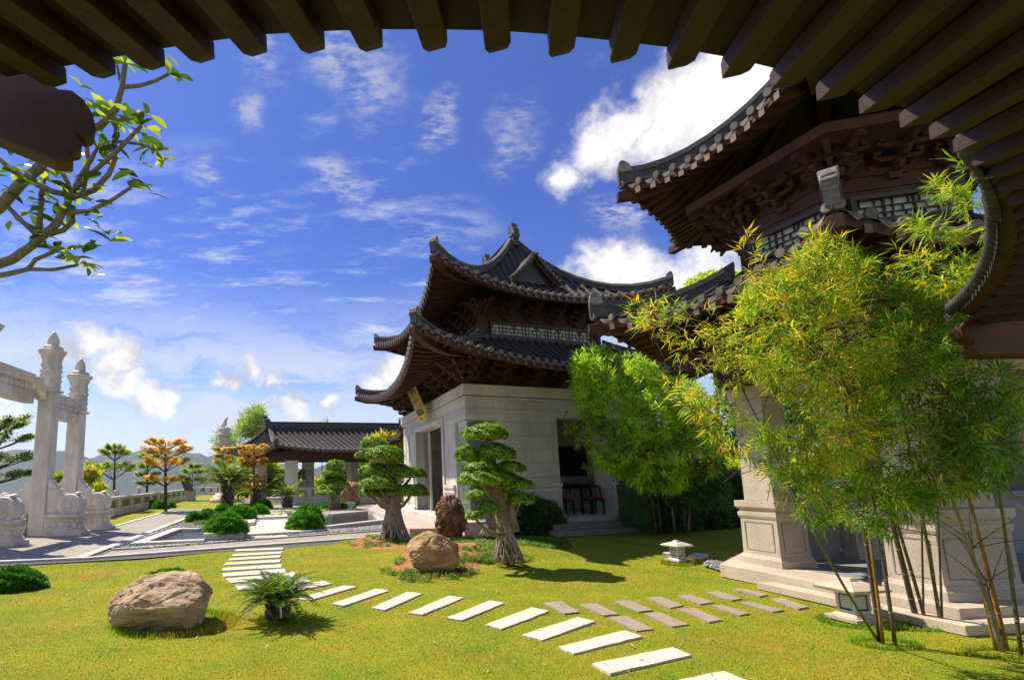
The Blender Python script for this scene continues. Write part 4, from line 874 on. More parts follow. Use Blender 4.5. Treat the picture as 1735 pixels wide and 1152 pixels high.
b = MB(); b.box(-.5, 10.7, 1.78, 2.12, 5.25, 5.72, M['ridge'], T=F4); b.box(-.55, 10.75, 1.72, 2.18, 5.72, 5.80, M['tile'], T=F4); rd = b.build('main_ridge', R4)
b = MB(); b.box(-.8, -.4, 1.75, 2.15, 5.2, 6.0, M['ridge'], T=F4, top=(-.75, -.42, 1.8, 2.1)); b.box(-.9, -.6, 1.78, 2.12, 6.05, 6.2, M['tile'], T=F4); b.build('ridge_ornament', rd, .03)
# small eave of another roof peeping out left of the middle pavilion
F5 = Frame((2.3, 27.0), (.95, .312), (-.15, .989)); R5 = empty('roof_corner', F5((1, 1, 0)), 'corner of a tiled roof peeping out behind the left end of the middle pavilion', 'pavilion')
fbox(F5, R5, 'wall', .6, 3.5, .6, 3.5, 0, 4.0, 'granite_plain')
skirt(F5, R5, rect(1.6, 3.4, 1.6, 3.4), rect(-.3, 5.0, -.3, 5.0), 5.2, 4.0, .35, .3, kind='roof', row=.3, raf=.3, rdrop=.15, t_in=.1)
# ---------------------------------------------------------------- white marble gateway on the left
RG = empty('stone_gateway', (-10.3, 16, 0), 'tall white carved marble gateway of square posts with bud finials, at the left edge', 'gateway')
GD = Vector((-.075, 1, 0)).normalized(); GX = Vector((GD.y, -GD.x, 0))
POSTS = [Vector((-10.62, 13.6, 0)), Vector((-10.3, 16.1, 0)), Vector((-10.43, 17.95, 0)), Vector((-10.9, 11.2, 0))]
TOPZ = [6.75, 6.60, 6.15, 6.75]; HB = [(4.15, 5.10), (3.72, 4.55)]
class GF:
    def __init__(s, O): s.O = O
    def __call__(s, p): return s.O+GX*p[0]+GD*p[1]+zz2*p[2]
def gpost(P, top, k):
    F = GF(P); b = MB(); w = .245
    b.box(-w, w, -w, w, 0, top-2.05, M['marble'], T=F, top=(-w*.92, w*.92, -w*.92, w*.92))
    b.box(-.30, .30, -.30, .30, top-2.05, top-1.97, M['marble'], T=F)
    o = b.build('post', RG, .025); b = MB()
    b.lathe(F((0, 0, top-1.97)), [(.30, 0), (.315, .10), (.295, .12), (.295, .55), (.315, .58), (.315, .66), (.29, .68), (.29, 1.0), (.33, 1.05), (.33, 1.12)], M['marble'], 8, sq=True, smooth=False)
    b.lathe(F((0, 0, top-.88)), [(.31, 0), (.41, .12), (.43, .20), (.31, .24), (.31, .32), (.25, .36)], M['marble'], 8, sq=True, smooth=False)
    for j in range(5): # carved cloud bosses round the neck
        for q in range(8):
            th = q*math.pi/4+j*.4; b.lathe(F((.27*math.cos(th), .27*math.sin(th), top-1.85+.17*j)), [(.05, -.05), (.07, 0), (.05, .05)], M['marble'], 6)
    b.build('carved_cap', o, .01)
    b = MB(); b.lathe(F((0, 0, top-.54)), [(.15, 0), (.17, .06), (.18, .16), (.15, .32), (.08, .46), (.02, .54)], M['marble'], 14); b.build('bud_finial', o)
    # cloud wing bracket facing away from the garden side
    b = MB(); prof = [(-.30, 0), (-.62, .25), (-.74, .55), (-.72, .68), (-.52, .66), (-.48, .5), (-.30, .36)]
    b.prism([F((x, -.09, top-2.35+z)) for x, z in prof], GD*.18, M['marble']); b.prism([F((-.09, -x*-1, top-2.35+z)) for x, z in prof], GX*.18, M['marble'])
    b.build('cloud_bracket', o, .02)
    return F
def drum(F, sgn):
    b = MB()
    def X(a): return sgn*a
    def bx(x0, x1, y, z0, z1, x0b=None, x1b=None, yb=None):
        a0, a1 = sorted((X(x0), X(x1))); t0, t1 = sorted((X(x0b if x0b is not None else x0), X(x1b if x1b is not None else x1))); yb = yb or y
        b.box(a0, a1, -y, y, z0, z1, M['marble'], T=F, top=(t0, t1, -yb, yb))
    bx(.27, 1.42, .36, 0, .12); bx(.27, 1.36, .33, .12, .20, yb=.30, x1b=1.30); bx(.27, 1.26, .27, .20, .42); bx(.27, 1.32, .30, .42, .50, x1b=1.36, yb=.33); bx(.27, 1.30, .29, .50, .56)
    for q in range(5): b.lathe(F((X(.42+.2*q), -.28, .31)), [(.05, -.02), (.07, 0), (.05, .02)], M['marble'], 8, axis=GD)
    # drum with raised rings on both faces, bulging cushion below
    c = F((X(.95), 0, .92)); b.lathe(c-GD*.25, [(.30, 0), (.35, .02), (.365, .08), (.365, .42), (.35, .48), (.30, .50)], M['marble'], 28, axis=GD)
    for s_ in (-1, 1):
        b.lathe(c+GD*s_*.25, [(.24, -.01), (.24, .012), (.20, .03), (.20, -.005), (.12, -.005), (.12, .02), (.08, .035)] if s_ > 0 else [(.24, .01), (.24, -.012), (.20, -.03), (.20, .005), (.12, .005), (.12, -.02), (.08, -.035)], M['marble'], 24, axis=GD)
    b.tube([F((X(.30), -.30+.0, .62)), F((X(1.30), -.30, .60))], .07, M['marble'], 8); b.tube([F((X(.30), .30, .62)), F((X(1.30), .30, .60))], .07, M['marble'], 8)
    bx(.27, 1.28, .27, .56, .68)
    # stepped cloud-edged slab running up to the post
    pr = [(.24, .60), (.24, 1.78), (.33, 1.72), (.38, 1.60), (.47, 1.58), (.50, 1.46), (.60, 1.44), (.64, 1.32), (.74, 1.32), (.80, 1.18), (.80, .60)]
    ring = [F((X(x), -.16, z)) for x, z in pr]
    b.prism(ring, GD*.32, M['marble'])
    b.lathe(F((X(1.12), 0, 1.24)), [(.05, 0), (.13, .03), (.10, .08), (.03, .11)], M['marble'], 12)
    o = b.build('drum_stone', RG, .012)
    bm = bmesh.new(); bm.from_mesh(o.data); bmesh.ops.recalc_face_normals(bm, faces=bm.faces); bm.to_mesh(o.data); bm.free()
GFs = [gpost(P, t, i) for i, (P, t) in enumerate(zip(POSTS, TOPZ))]
for F in GFs: drum(F, 1); drum(F, -1)
def gbeam(F, y0, y1, z0, z1):
    b = MB(); H = z1-z0
    b.box(-.15, .15, y0, y1, z0, z0+H*.36, M['marble'], T=F); b.box(-.11, .11, y0, y1, z0+H*.36, z0+H*.66, M['marble'], T=F); b.box(-.17, .17, y0, y1, z0+H*.66, z1, M['marble'], T=F)
    n = max(3, int((y1-y0)/.24)); st = (y1-y0)/n
    for i in range(n):
        yc = y0+st*(i+.5); b.lathe(F((.11, yc, z0+H*.51)), [(.10, 0), (.09, .03), (.05, .045)], M['marble'], 6, axis=GX); b.lathe(F((-.11, yc, z0+H*.51)), [(.10, 0), (.09, -.03), (.05, -.045)], M['marble'], 6, axis=GX)
        b.box(-.15, .15, y0+st*i-.03, y0+st*i+.03, z0+H*.36, z0+H*.66, M['marble'], T=F)
    b.build('lintel', RG, .01)
gbeam(GFs[0], .25, (POSTS[1]-POSTS[0]).length-.25, *HB[0]); gbeam(GFs[1], .25, (POSTS[2]-POSTS[1]).length-.25, *HB[1]); gbeam(GFs[3], .25, (POSTS[0]-POSTS[3]).length-.25, 4.15, 5.10)
# ---------------------------------------------------------------- balustrade, notice board, column
def balustrade(A, B, label, h=.92, n=12):
    d = (B-A).normalized(); L_ = (B-A).length; nn = Vector((-d.y, d.x, 0))
    R = empty('balustrade', A, label, 'balustrade')
    def T(p): return A+d*p[0]+nn*p[1]+zz2*p[2]
    b = MB(); b.box(0, L_, -.16, .16, 0, h*.42, M['marble'], T=T); b.build('base', R)
    b = MB(); b.box(0, L_, -.17, .17, h*.86, h, M['marble'], T=T); b.box(0, L_, -.12, .12, h*.80, h*.86, M['marble'], T=T); b.build('rail', R, .02)
    for i in range(n):
        x = L_*(i+.5)/n; b = MB(); b.box(x-.30, x+.30, -.10, .10, h*.42, h*.80, M['marble'], T=T, top=(x-.42, x+.42, -.11, .11)); b.build('baluster', R)
    b = MB(); b.box(0.1, L_-.1, .03, .07, h*.42, h*.80, M['granite_grey'], T=T); b.build('back_panel', R)
    return T
T1 = balustrade(gp(160, 880), gp(322, 844), 'white marble balustrade running away behind the gateway above the valley')
balustrade(gp(333, 838), gp(425, 838), 'short far balustrade behind the notice board and the stone column', n=7)
balustrade(gp(100, 893), gp(-30, 905), 'balustrade stretch half hidden behind the white gateway posts', n=6)
def lion(p, label):
    b = MB(); b.lathe(p, [(.16, 0), (.16, .5), (.2, .55), (.2, .62)], M['marble'], 8); b.lathe(p+zz2*.62, [(.12, 0), (.17, .10), (.15, .25), (.10, .32)], M['marble'], 12)
    b.lathe(p+Vector((.05, -.06, .98)), [(.05, -.12), (.13, -.06), (.15, .03), (.11, .12), (.04, .16)], M['marble'], 12)
    b.lathe(p+Vector((.12, -.14, .94)), [(.04, -.05), (.07, 0), (.04, .05)], M['marble'], 8)
    tag(b.build('stone_lion'), label, 'statue', 'stone lion finials beyond the balustrade')
q = at(205, 843, 27); lion(Vector((q.x-.3, q.y, .12)), 'small white stone lion head beyond the balustrade, nearer the gateway'); q = at(243, 838, 33); lion(Vector((q.x-.3, q.y, .2)), 'small white stone lion head beyond the balustrade, nearer the orange tree')
nb = empty('notice_board', gp(323, 848), 'tilted glass-topped notice board on a grey stone stand by the balustrade', 'sign')
c_ = gp(323, 848); b = MB(); b.box(c_.x-.35, c_.x+.35, c_.y-.3, c_.y+.3, 0, 1.0, M['granite_plain']); b.build('stand', nb, .02)
b = MB(); q = [Vector((c_.x-1.05, c_.y+.1, 2.05)), Vector((c_.x-.25, c_.y-.2, 2.05)), Vector((c_.x+.42, c_.y-.7, .95)), Vector((c_.x-.38, c_.y-.4, .95))]
b.prism(q, (-.03, -.05, -.06), M['frame_brown']); o = b.build('panel', nb)
b = MB(); cc = sum(q, Vector())/4; b.prism([cc+(p-cc)*.93+Vector((.012, .02, .012)) for p in q], (.004, .006, .006), mat('sign_sheet', (.45, .47, .50), .3, .4, 5)); b.build('sheet', o)
def huabiao():
    Y = 40; P = at(378, 830, Y); P.z = 0; R = empty('stone_column', P, 'tall carved stone column with a small beast on its disc cap, left of the long roof', 'column')
    b = MB(); b.lathe(P, [(1.0, 0), (1.0, .25), (.8, .3), (.8, .5), (.6, .55), (.6, .7)], M['marble'], 8); b.build('base', R)
    ztop = at(378, 718, Y).z; b = MB(); b.lathe(P+zz2*.7, [(.36, 0), (.35, ztop-2.0), (.40, ztop-1.95), (.40, ztop-1.8)], M['granite_plain'], 14)
    for k in range(40):
        th = k*.55; z = .8+(ztop-3)*k/40; b.lathe(P+Vector((.34*math.cos(th), .34*math.sin(th), z)), [(.03, -.15), (.10, 0), (.03, .15)], M['granite_plain'], 6)
    b.build('shaft', R)
    b = MB(); b.lathe(P+zz2*(ztop-1.1), [(.38, 0), (.56, .15), (.56, .3), (.38, .35), (.42, .5), (.48, .6), (.48, .75), (.2, .8)], M['marble'], 16); b.build('cap', R)
    b = MB(); b.tube([P+Vector((-.25, 0, ztop-.3)), P+Vector((0, 0, ztop)), P+Vector((.05, 0, ztop+.35)), P+Vector((.25, 0, ztop+.5))], [.14, .18, .13, .07], M['granite_plain'], 8); b.build('beast', R)
huabiao()
# ---------------------------------------------------------------- stone lanterns
def lantern(P, s, label, rot=0.35, group='squat stone garden lanterns'):
    R = empty('stone_lantern', P, label, 'lantern', group); c, s_ = math.cos(rot), math.sin(rot)
    def T(p): return P+Vector((c*p[0]-s_*p[1], s_*p[0]+c*p[1], p[2]))*s
    b = MB()
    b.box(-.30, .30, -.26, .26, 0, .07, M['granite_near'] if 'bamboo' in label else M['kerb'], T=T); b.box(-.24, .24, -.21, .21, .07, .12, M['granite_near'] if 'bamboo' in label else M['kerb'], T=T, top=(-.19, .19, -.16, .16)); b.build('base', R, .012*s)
    b = MB(); b.box(-.16, .16, -.13, .13, .12, .17, M['granite_plain'], T=T)
    for x in (-.17, .13):
        for y in (-.14, .10): b.box(x, x+.04, y, y+.04, .17, .43, M['granite_plain'], T=T)
    b.box(-.18, .18, -.15, .15, .43, .48, M['granite_plain'], T=T); b.build('light_box', R, .004*s)
    b = MB(); b.box(-.14, .14, -.11, .11, .17, .43, M['dark_in'], T=T); b.box(-.10, .10, -.118, -.112, .20, .40, M['pane'], T=T); b.box(-.148, -.142, -.08, .08, .20, .40, M['pane'], T=T); b.build('lamp_pane', R)
    b = MB(); st = [(.36, .31, .48), (.38, .33, .53), (.22, .19, .60), (.12, .10, .63)]
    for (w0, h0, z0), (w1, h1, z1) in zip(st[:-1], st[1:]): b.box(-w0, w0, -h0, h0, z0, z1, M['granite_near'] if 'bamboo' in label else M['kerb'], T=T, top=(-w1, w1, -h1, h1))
    b.box(-.10, .10, -.08, .08, .63, .68, M['granite_near'] if 'bamboo' in label else M['kerb'], T=T, top=(-.06, .06, -.05, .05)); b.build('roof', R, .008*s)
lantern(gp(1149, 950), 0.56, 'white stone lantern standing alone on the lawn left of the right pavilion')
lantern(gp(1450, 1050), 0.66, 'stone lantern under the bamboo, at the platform edge', .15)
lantern(gp(594, 864), .72, 'small pale stone lantern between the far bonsai and the brown rock')
b = MB(); 
for k, q in enumerate([[(1122, 937), (1137, 938), (1145, 935), (1130, 933)], [(1166, 942), (1190, 944), (1200, 939), (1178, 936)]]):
    P = [gp(x, y, .03) for x, y in q]; b = MB(); b.prism([p-zz2*.04 for p in P], (0, 0, .045), M['slab_white']); o = b.build('stepping_stone')
    bm = bmesh.new(); bm.from_mesh(o.data); bmesh.ops.recalc_face_normals(bm, faces=bm.faces); bm.to_mesh(o.data); bm.free()
    tag(o, 'small pale slab in the grass just %s of the lone stone lantern' % ('left', 'right')[k], 'stepping stone')
# ---------------------------------------------------------------- overhanging eave close above the camera
RE = empty('overhanging_eave', (0, 2.8, 3.9), 'dark brown eave with thick rafters overhead, framing the top of the view', 'eave')
ED = Vector((.33, 1, .22)).normalized()
TIPS = [(105, 151), (187, 137), (270, 123), (353, 111), (441, 100), (538, 95), (635, 92), (741, 92), (845, 94), (950, 101), (1052, 111), (1148, 122), (1240, 137), (1322, 156), (1400, 175), (1472, 197), (1540, 220), (1590, 240), (1630, 262),
        (1660, 285), (1683, 306), (1702, 328), (1717, 350), (1727, 372), (1732, 392), (1733, 412), (1731, 432), (1726, 450), (1718, 468), (1708, 486), (1694, 503), (1678, 520), (1660, 537), (1643, 552)]
def eheight(i):
    f = i/(len(TIPS)-1); return 1.40+0.10*max(0, .2-f)*5-0.22*max(0, (f-.5)/.5)**1.2
ET = []
for i, (x, y) in enumerate(TIPS): ET.append(gp(x, y, EYE+eheight(i)))
hw_, hh_ = .041, .034
eside = Vector((ED.y, -ED.x, 0)).normalized(); eup = eside.cross(ED).normalized()
if eup.z < 0: eup = -eup
for i, P in enumerate(ET):
    near = i < 20; w = hw_ if i < 19 else hw_*(1-.25*min(1, (i-18)/6)); h = hh_; L_ = 3.2+.12*i
    b = MB(); T0 = P+eup*0.0
    # chamfered end, square section
    sec = [(-w, 0), (w, 0), (w, 2*h), (-w, 2*h)]
    r0 = [T0-eside*w*.72+eup*h*.35, T0+eside*w*.72+eup*h*.35, T0+eside*w*.8+eup*2*h, T0-eside*w*.8+eup*2*h]
    a0 = T0-ED*.045
    r1 = [a0+eside*s_+eup*u_ for s_, u_ in sec]; a1 = T0-ED*L_; r2 = [a1+eside*s_+eup*u_ for s_, u_ in sec]
    vs = r0+r1+r2; b.add(vs, [(3, 2, 1, 0)]+[(4*j+k, 4*j+(k+1) % 4, 4*j+4+(k+1) % 4, 4*j+4+k) for j in range(2) for k in range(4)]+[(8, 9, 10, 11)], M['wood_near'])
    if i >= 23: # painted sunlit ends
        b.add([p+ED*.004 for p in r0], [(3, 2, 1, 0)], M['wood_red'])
    b.build('rafter', RE, .004)
# roof boards lying on the rafters
def strip(name, L0, L1, m_, th=.03, parent=None):
    b = MB(); vs = []
    for p, q in zip(L0, L1): vs += [p, q, q+eup*th, p+eup*th]
    n = len(L0); b.add(vs, [(4*j+k, 4*j+(k+1) % 4, 4*j+4+(k+1) % 4, 4*j+4+k) for j in range(n-1) for k in range(4)]+[(0, 1, 2, 3), (4*n-1, 4*n-2, 4*n-3, 4*n-4)], m_)
    return b.build(name, parent or RE)
EX0 = ET[0]+(ET[0]-ET[1])*6+ED*0; ext = [ET[0]+(ET[0]-ET[1])*1.1-ED*.012]+[p-ED*.012 for p in ET]
top0 = [p+eup*(2*hh_+.004) for p in ext]; top1 = [p-ED*(3.0+.12*i) for i, p in enumerate(top0)]
strip('roof_board', top0, top1, M['wood_nearbd'])
# brown board and round tiles along the right, outside the rafter ends
OUT = [(1650, 262), (1675, 290), (1691, 325), (1699, 350), (1700, 371), (1699, 400), (1693, 428), (1684, 452), (1670, 476), (1652, 500), (1634, 517), (1620, 528)]
def efr(k, n): return 1.40-.22*(.30+.70*k/(n-1))**1.2+.09
OP = [gp(x, y, EYE+efr(k, len(OUT))) for k, (x, y) in enumerate(OUT)]
src = ET[18:]; IN = []
for k in range(len(OUT)):
    f = k/(len(OUT)-1)*(len(src)-1); j = min(int(f), len(src)-2); IN.append(src[j].lerp(src[j+1], f-j)+eup*2*hh_-ED*.05)
b = MB(); vs = []
for p, q in zip(IN, OP): vs += [p, q, q+zz2*.03, p+zz2*.03]
n = len(OP); b.add(vs, [(4*j+k, 4*j+(k+1) % 4, 4*j+4+(k+1) % 4, 4*j+4+k) for j in range(n-1) for k in range(4)]+[(0, 1, 2, 3), (4*n-1, 4*n-2, 4*n-3, 4*n-4)], M['wood']); b.build('fascia_board', RE)
b = MB()
for k in range(34):
    f = k/33*(n-1); j = min(int(f), n-2); p = OP[j].lerp(OP[j+1], f-j); t = (OP[j+1]-OP[j]).normalized(); o_ = (OP[j]-IN[j]); o_.z = 0; o_.normalize()
    b.tube([p+zz2*.035-o_*.15, p+zz2*.035+o_*.03], .045, M['tile'], 9); b.tube([p+zz2*.035+o_*.02, p+zz2*.035+o_*.045], .047, M['tile'], 12)
    q_ = p+t*.06; b.add([q_-t*.06+o_*.03+zz2*.02, q_-t*.03+o_*.03-zz2*.03, q_+o_*.03-zz2*.05, q_+t*.03+o_*.03-zz2*.03, q_+t*.06+o_*.03+zz2*.02], [(0, 1, 2, 3, 4)], M['tile'])
b.build('eave_tiles', RE)
def near_beam(name, top, bot, Y, side, m_, L_=4.5, th=.16):
    """carved beam end: outline in photo points at depth Y, run back along the rafters"""
    b = MB(); A = [at(x, y, Y) for x, y in top]; b.prism(A, side*th, M[m_]); o = b.build(name, RE, .01)
    bm = bmesh.new(); bm.from_mesh(o.data); bmesh.ops.recalc_face_normals(bm, faces=bm.faces); bm.to_mesh(o.data); bm.free()
def beam_end(px_tip, zt, pts, L_, th, m_, name='corner_beam'):
    """pts: outline (along rafter direction back from the tip, drop below the top)"""
    P = gp(*px_tip, zt); d = Vector((ED.x, ED.y, ED.z)).normalized(); s_ = eside
    b = MB(); b.prism([P+d*a+eup*c-s_*th/2 for a, c in pts+[(-L_, pts[-1][1]), (-L_, pts[0][1])]], s_*th, M[m_]); o = b.build(name, RE, .008)
    bm = bmesh.new(); bm.from_mesh(o.data); bmesh.ops.recalc_face_normals(bm, faces=bm.faces); bm.to_mesh(o.data); bm.free()
near_beam('corner_beam', [(-200, 40), (-60, 62), (100, 150), (122, 152), (143, 168), (157, 190), (163, 214), (160, 228), (148, 232), (131, 227), (139, 243), (138, 253), (119, 257), (126, 275), (95, 272), (-300, 110)], None, 1.86, Vector((-.15, .25, 0)), 'wood_beam', th=.3)
near_beam('corner_beam', [(1626, 556), (1634, 546), (1645, 541), (1900, 545), (1900, 600), (1660, 601), (1646, 588), (1651, 578), (1643, 572), (1632, 570)], None, 3.86, Vector((.1, .25, -.02)), 'wood', th=.5)
# ================================================================ plants, rocks
def rnd_unit(n): return unit(RNG.normal(size=(n, 3)))
def V3(p): return np.array([p.x, p.y, p.z])
def pad(c, rx, ry, rz, n, L, mats, w, parent, name='foliage_pad'):
    """cloud-pruned pad: domed top, flatter underside, lumps, leaves standing out of it"""
    d = rnd_unit(n); d[:, 2] = np.where(d[:, 2] < -.25, -d[:, 2]*.6, d[:, 2]); d = unit(d)
    lump = 1+0.09*np.sin(d[:, 0]*7+c[0]*9)*np.cos(d[:, 1]*6+c[2]*5)+0.06*np.sin(d[:, 2]*11+d[:, 0]*9+c[1])
    rr = lump*(1-0.22*RNG.random(n)**2.6)
    P = d*rr[:, None]*np.array([rx, ry, rz]); P[:, 2] = np.where(P[:, 2] < 0, P[:, 2]*.55, P[:, 2])
    C_ = P+np.array(c); nn = unit(d*np.array([1/rx, 1/ry, 1/rz])+RNG.normal(size=(n, 3))*.45); t = unit(np.cross(nn, RNG.normal(size=(n, 3))))
    dr = unit(t+nn*.30)
    return leaf_geo(C_, dr, nn, L*(.7+.6*RNG.random(n)), L*.62*(.7+.6*RNG.random(n)), .1), d
def pads(R, L, pad_list, mats, w, dens=1.0):
    for (c, rx, ry, rz) in pad_list:
        n = int(dens*1500*max(.3, (rx*ry+rx*rz+ry*rz)/3/.045))
        n = int(n*1.6); (V, F), d = pad(c, rx, ry, rz, n, L*.78, mats, w, R); midx = RNG.choice(len(mats), n, p=w)
        o = mesh_np('foliage_pad', V, F, mats, midx, R)
def root_trunk(R, base, paths, flare_r, h, m_='bark_root', nroots=20, seed=1, seg=9):
    """ficus bonsai: trunk strands that spread into many roots"""
    rn = random.Random(seed)
    b = MB()
    for p, r in paths: b.tube(p, r, M['bark'], 12)
    b.build('trunk', R); b = MB()
    for k in range(nroots):
        rk = rn.uniform(.6, 1.35); th = 2*math.pi*k/nroots+rn.uniform(-.2, .2); rr = flare_r*rn.uniform(.75, 1.1); pts = []; ra = []
        top = rn.uniform(.75, 1.0)*h; tw = rn.uniform(-.5, .5)
        for j in range(seg):
            f = j/(seg-1); z = top*(1-f); rad = flare_r*.30+(rr-flare_r*.30)*f**2.0; a = th+tw*(1-f)+.16*math.sin(j*1.5+k*2.1)
            q = path_at(paths[0][0], base.z+z) if z > 0.02 else base
            pts.append(Vector((q.x+rad*math.cos(a), q.y+rad*math.sin(a)*.8, base.z+z-.02))); ra.append(rn.uniform(.7, 1.3)*rk*flare_r*(.062-.018*f))
        b.tube(pts, ra, M['bark_root'], 6)
    b.build('roots', R)
def path_at(path, z):
    for a, c in zip(path[:-1], path[1:]):
        if min(a.z, c.z) <= z <= max(a.z, c.z): return a.lerp(c, (z-a.z)/(c.z-a.z) if abs(c.z-a.z) > 1e-6 else 0)
    return path[0] if abs(path[0].z-z) < abs(path[-1].z-z) else path[-1]
def px_r(Y, n): return n*Y/FPX
BM = [M['lf_bonsai'], M['lf_bonsai2'], M['lf_bonsai3']]
def bonsai(name_label, base_px, base_z, pad_px, trunk_px, flare_px, hroot, nroots=22, L=.06, dens=1.0, seed=1, w=(.44, .46, .10), group='cloud-pruned bonsai trees', ydz=None):
    base = gp(*base_px, base_z); Y = base.y; R = empty('bonsai_tree', base, name_label, 'tree', group)
    rn = random.Random(seed)
    PL = []
    for k, p in enumerate(pad_px):
        x, y, rx, rz = p[:4]; dy = p[4] if len(p) > 4 else 0.0
        q = at(x, y, Y+dy); PL.append((V3(q), px_r(Y+dy, rx)*.96, px_r(Y+dy, rx)*.8, px_r(Y+dy, rz)*1.08))
    pads(R, L, PL, BM, w, dens)
    paths = []
    for t in trunk_px:
        paths.append(([at(x, y, Y+(q[0] if q else 0)) for x, y, r, *q in t], [px_r(Y, r) for x, y, r, *q in t]))
    root_trunk(R, base, paths, px_r(Y, flare_px), hroot, nroots=int(nroots*1.8), seed=seed)
    # limbs reaching each pad
    b = MB(); main = paths[0][0]; top = main[-1]
    for (c, rx, ry, rz) in PL:
        c = Vector(c); s_ = path_at(main, c.z-rz*.3-.35); mid = s_.lerp(c, .55)+Vector((0, 0, -.10))
        b.tube([s_, mid, c-zz2*rz*.15], [px_r(Y, flare_px)*.16, px_r(Y, flare_px)*.11, px_r(Y, flare_px)*.06], M['bark'], 7)
    b.build('limbs', R)
bonsai('cloud-pruned bonsai on bright twisted roots in front of the glazed pavilion corner', (862, 950), .12,
       [(824, 739, 36, 19), (838, 773, 35, 20, .1), (791, 776, 20, 19, .05), (812, 793, 27, 10, -.1), (864, 795, 28, 12, .1), (820, 816, 43, 19, -.15), (880, 824, 24, 13, .15), (882, 849, 22, 13, -.05), (829, 866, 18, 14, -.25), (803, 876, 14, 8, -.3), (853, 812, 26, 12, .2)],
       [[(864, 955, 8), (858, 915, 9), (852, 880, 10), (846, 850, 10), (838, 815, 8), (828, 770, 5)], [(872, 900, 9), (866, 870, 7), (872, 840, 5), (880, 815, 4)], [(846, 850, 8), (826, 830, 6), (815, 815, 4)]], 27, 1.05, 22, L=.062, seed=3)
bonsai('cloud-pruned bonsai with a wide cone of roots beside the right pool', (668, 917), .04,
       [(652, 773, 31, 16), (634, 799, 26, 12, .1), (697, 805, 25, 13, .1), (665, 800, 30, 14, .3), (642, 823, 33, 15, -.2), (697, 836, 29, 14, -.1), (629, 838, 20, 10, .1), (668, 835, 26, 12, .2)],
       [[(668, 917, 12), (666, 885, 12), (666, 860, 11), (669, 835, 8), (662, 800, 6)], [(664, 868, 8), (652, 850, 6), (645, 838, 4)]], 28, 1.35, 30, L=.075, seed=5, dens=.8)
bonsai('short bonsai mostly hidden behind the bright-rooted one, trunk on orange soil', (832, 906), .10,
       [(845, 838, 34, 16, .3), (815, 842, 24, 12, .3)], [[(832, 908, 14), (836, 880, 12), (842, 850, 9), (845, 838, 6)]], 20, .9, 14, L=.07, seed=8, dens=.7)
bonsai('small far bonsai with tiered pads beside the brown upright rock', (568, 862), .02,
       [(567, 791, 14, 10), (567, 803, 21, 7), (563, 816, 22, 7, .3), (574, 823, 18, 7, -.3), (558, 829, 23, 8), (566, 812, 17, 8, .4), (556, 836, 20, 6, -.5)], [[(568, 862, 10), (568, 840, 7), (568, 810, 4)]], 11, 1.3, 12, L=.15, seed=9, dens=.35)
bonsai('dark-topped bonsai behind the left bonsai, by the pavilion corner', (655, 868), .02,
       [(634, 754, 22, 12), (616, 772, 14, 7, .2), (640, 770, 22, 10, .3)], [[(655, 868, 9), (650, 830, 7), (636, 760, 4)]], 10, 1.0, 8, L=.15, seed=12, dens=.3)
def shrub(name, c, rx, ry, rz, n, L, mats, w, label, group=None, elong=.35, spike=.9, zmin=0.0, cat='bush'):
    """dense rounded bush: fine sprigs standing off a rounded body"""
    d = rnd_unit(n); d[:, 2] = np.abs(d[:, 2])*1.0-.12
    lump = 1+.09*np.sin(d[:, 0]*9+c.x*7)*np.cos(d[:, 1]*8+c.y*3)+.06*np.sin(d[:, 2]*13+d[:, 1]*11)
    P = d*(lump*(1-.22*RNG.random(n)**2))[:, None]*np.array([rx, ry, rz]); P[:, 2] = np.maximum(P[:, 2], .01)
    C_ = P+np.array([c.x, c.y, c.z+zmin]); nn = unit(d+RNG.normal(size=(n, 3))*.5); dr = unit(d*spike+RNG.normal(size=(n, 3))*.6+np.array([0, 0, .3]))
    V, F = leaf_geo(C_, dr, np.cross(dr, rnd_unit(n)), L*(.6+.8*RNG.random(n)), L*elong, .1)
    b = empty(name, Vector((c.x, c.y, c.z)), label, cat, group)
    mesh_np('foliage', V, F, mats, RNG.choice(len(mats), n, p=w), b)
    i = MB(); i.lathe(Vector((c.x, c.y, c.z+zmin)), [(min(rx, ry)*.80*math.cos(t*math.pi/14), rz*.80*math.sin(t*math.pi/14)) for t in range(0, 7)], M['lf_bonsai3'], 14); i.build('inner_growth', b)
    return b
BU = [M['lf_bush'], M['lf_bush2'], M['lf_bonsai3']]
def bush_px(x, ybase, rx, h, label, z=0.0, group='clipped round bushes', n=None, L=None, mats=BU, w=(.55, .33, .12), sy=.8):
    c = gp(x, ybase, z); Y = c.y+px_r(c.y, rx)*sy*.8; c = Vector((at(x, ybase, Y).x, Y, z)); r = px_r(Y, rx)
    shrub('bush', c, r, r*sy, px_r(Y, h), n or int(4200), L or max(.035, px_r(Y, 5.0)), mats, w, label, group)
bush_px(383, 903, 34, 33, 'bright green bush in the planter at the right end of the left pool', .20, n=6500, w=(.45, .45, .1))
bush_px(405, 882, 26, 24, 'bright green bush in the second planter behind the left pool', .15, n=5000)
bush_px(516, 897, 29, 30, 'bright green bush on the low planter left of the right pool', .10, n=6500, w=(.45, .45, .1)); bush_px(523, 884, 22, 29, 'bright green bush just behind the one left of the right pool', .05, n=4000)
bush_px(352, 882, 17, 17, 'dark round bush at the corner behind the left pool, second from its left end', .03); bush_px(328, 883, 10, 14, 'small dark round bush, leftmost behind the left pool', .03, n=2600)
bush_px(377, 868, 10, 11, 'small round bush left of the pale flat rock', .03, n=2600); bush_px(439, 872, 14, 15, 'round bush right of the two planted ones, near the crossing slabs', .03, n=3200); bush_px(446, 862, 12, 13, 'round bush just behind the one near the crossing slabs', .03, n=3000)
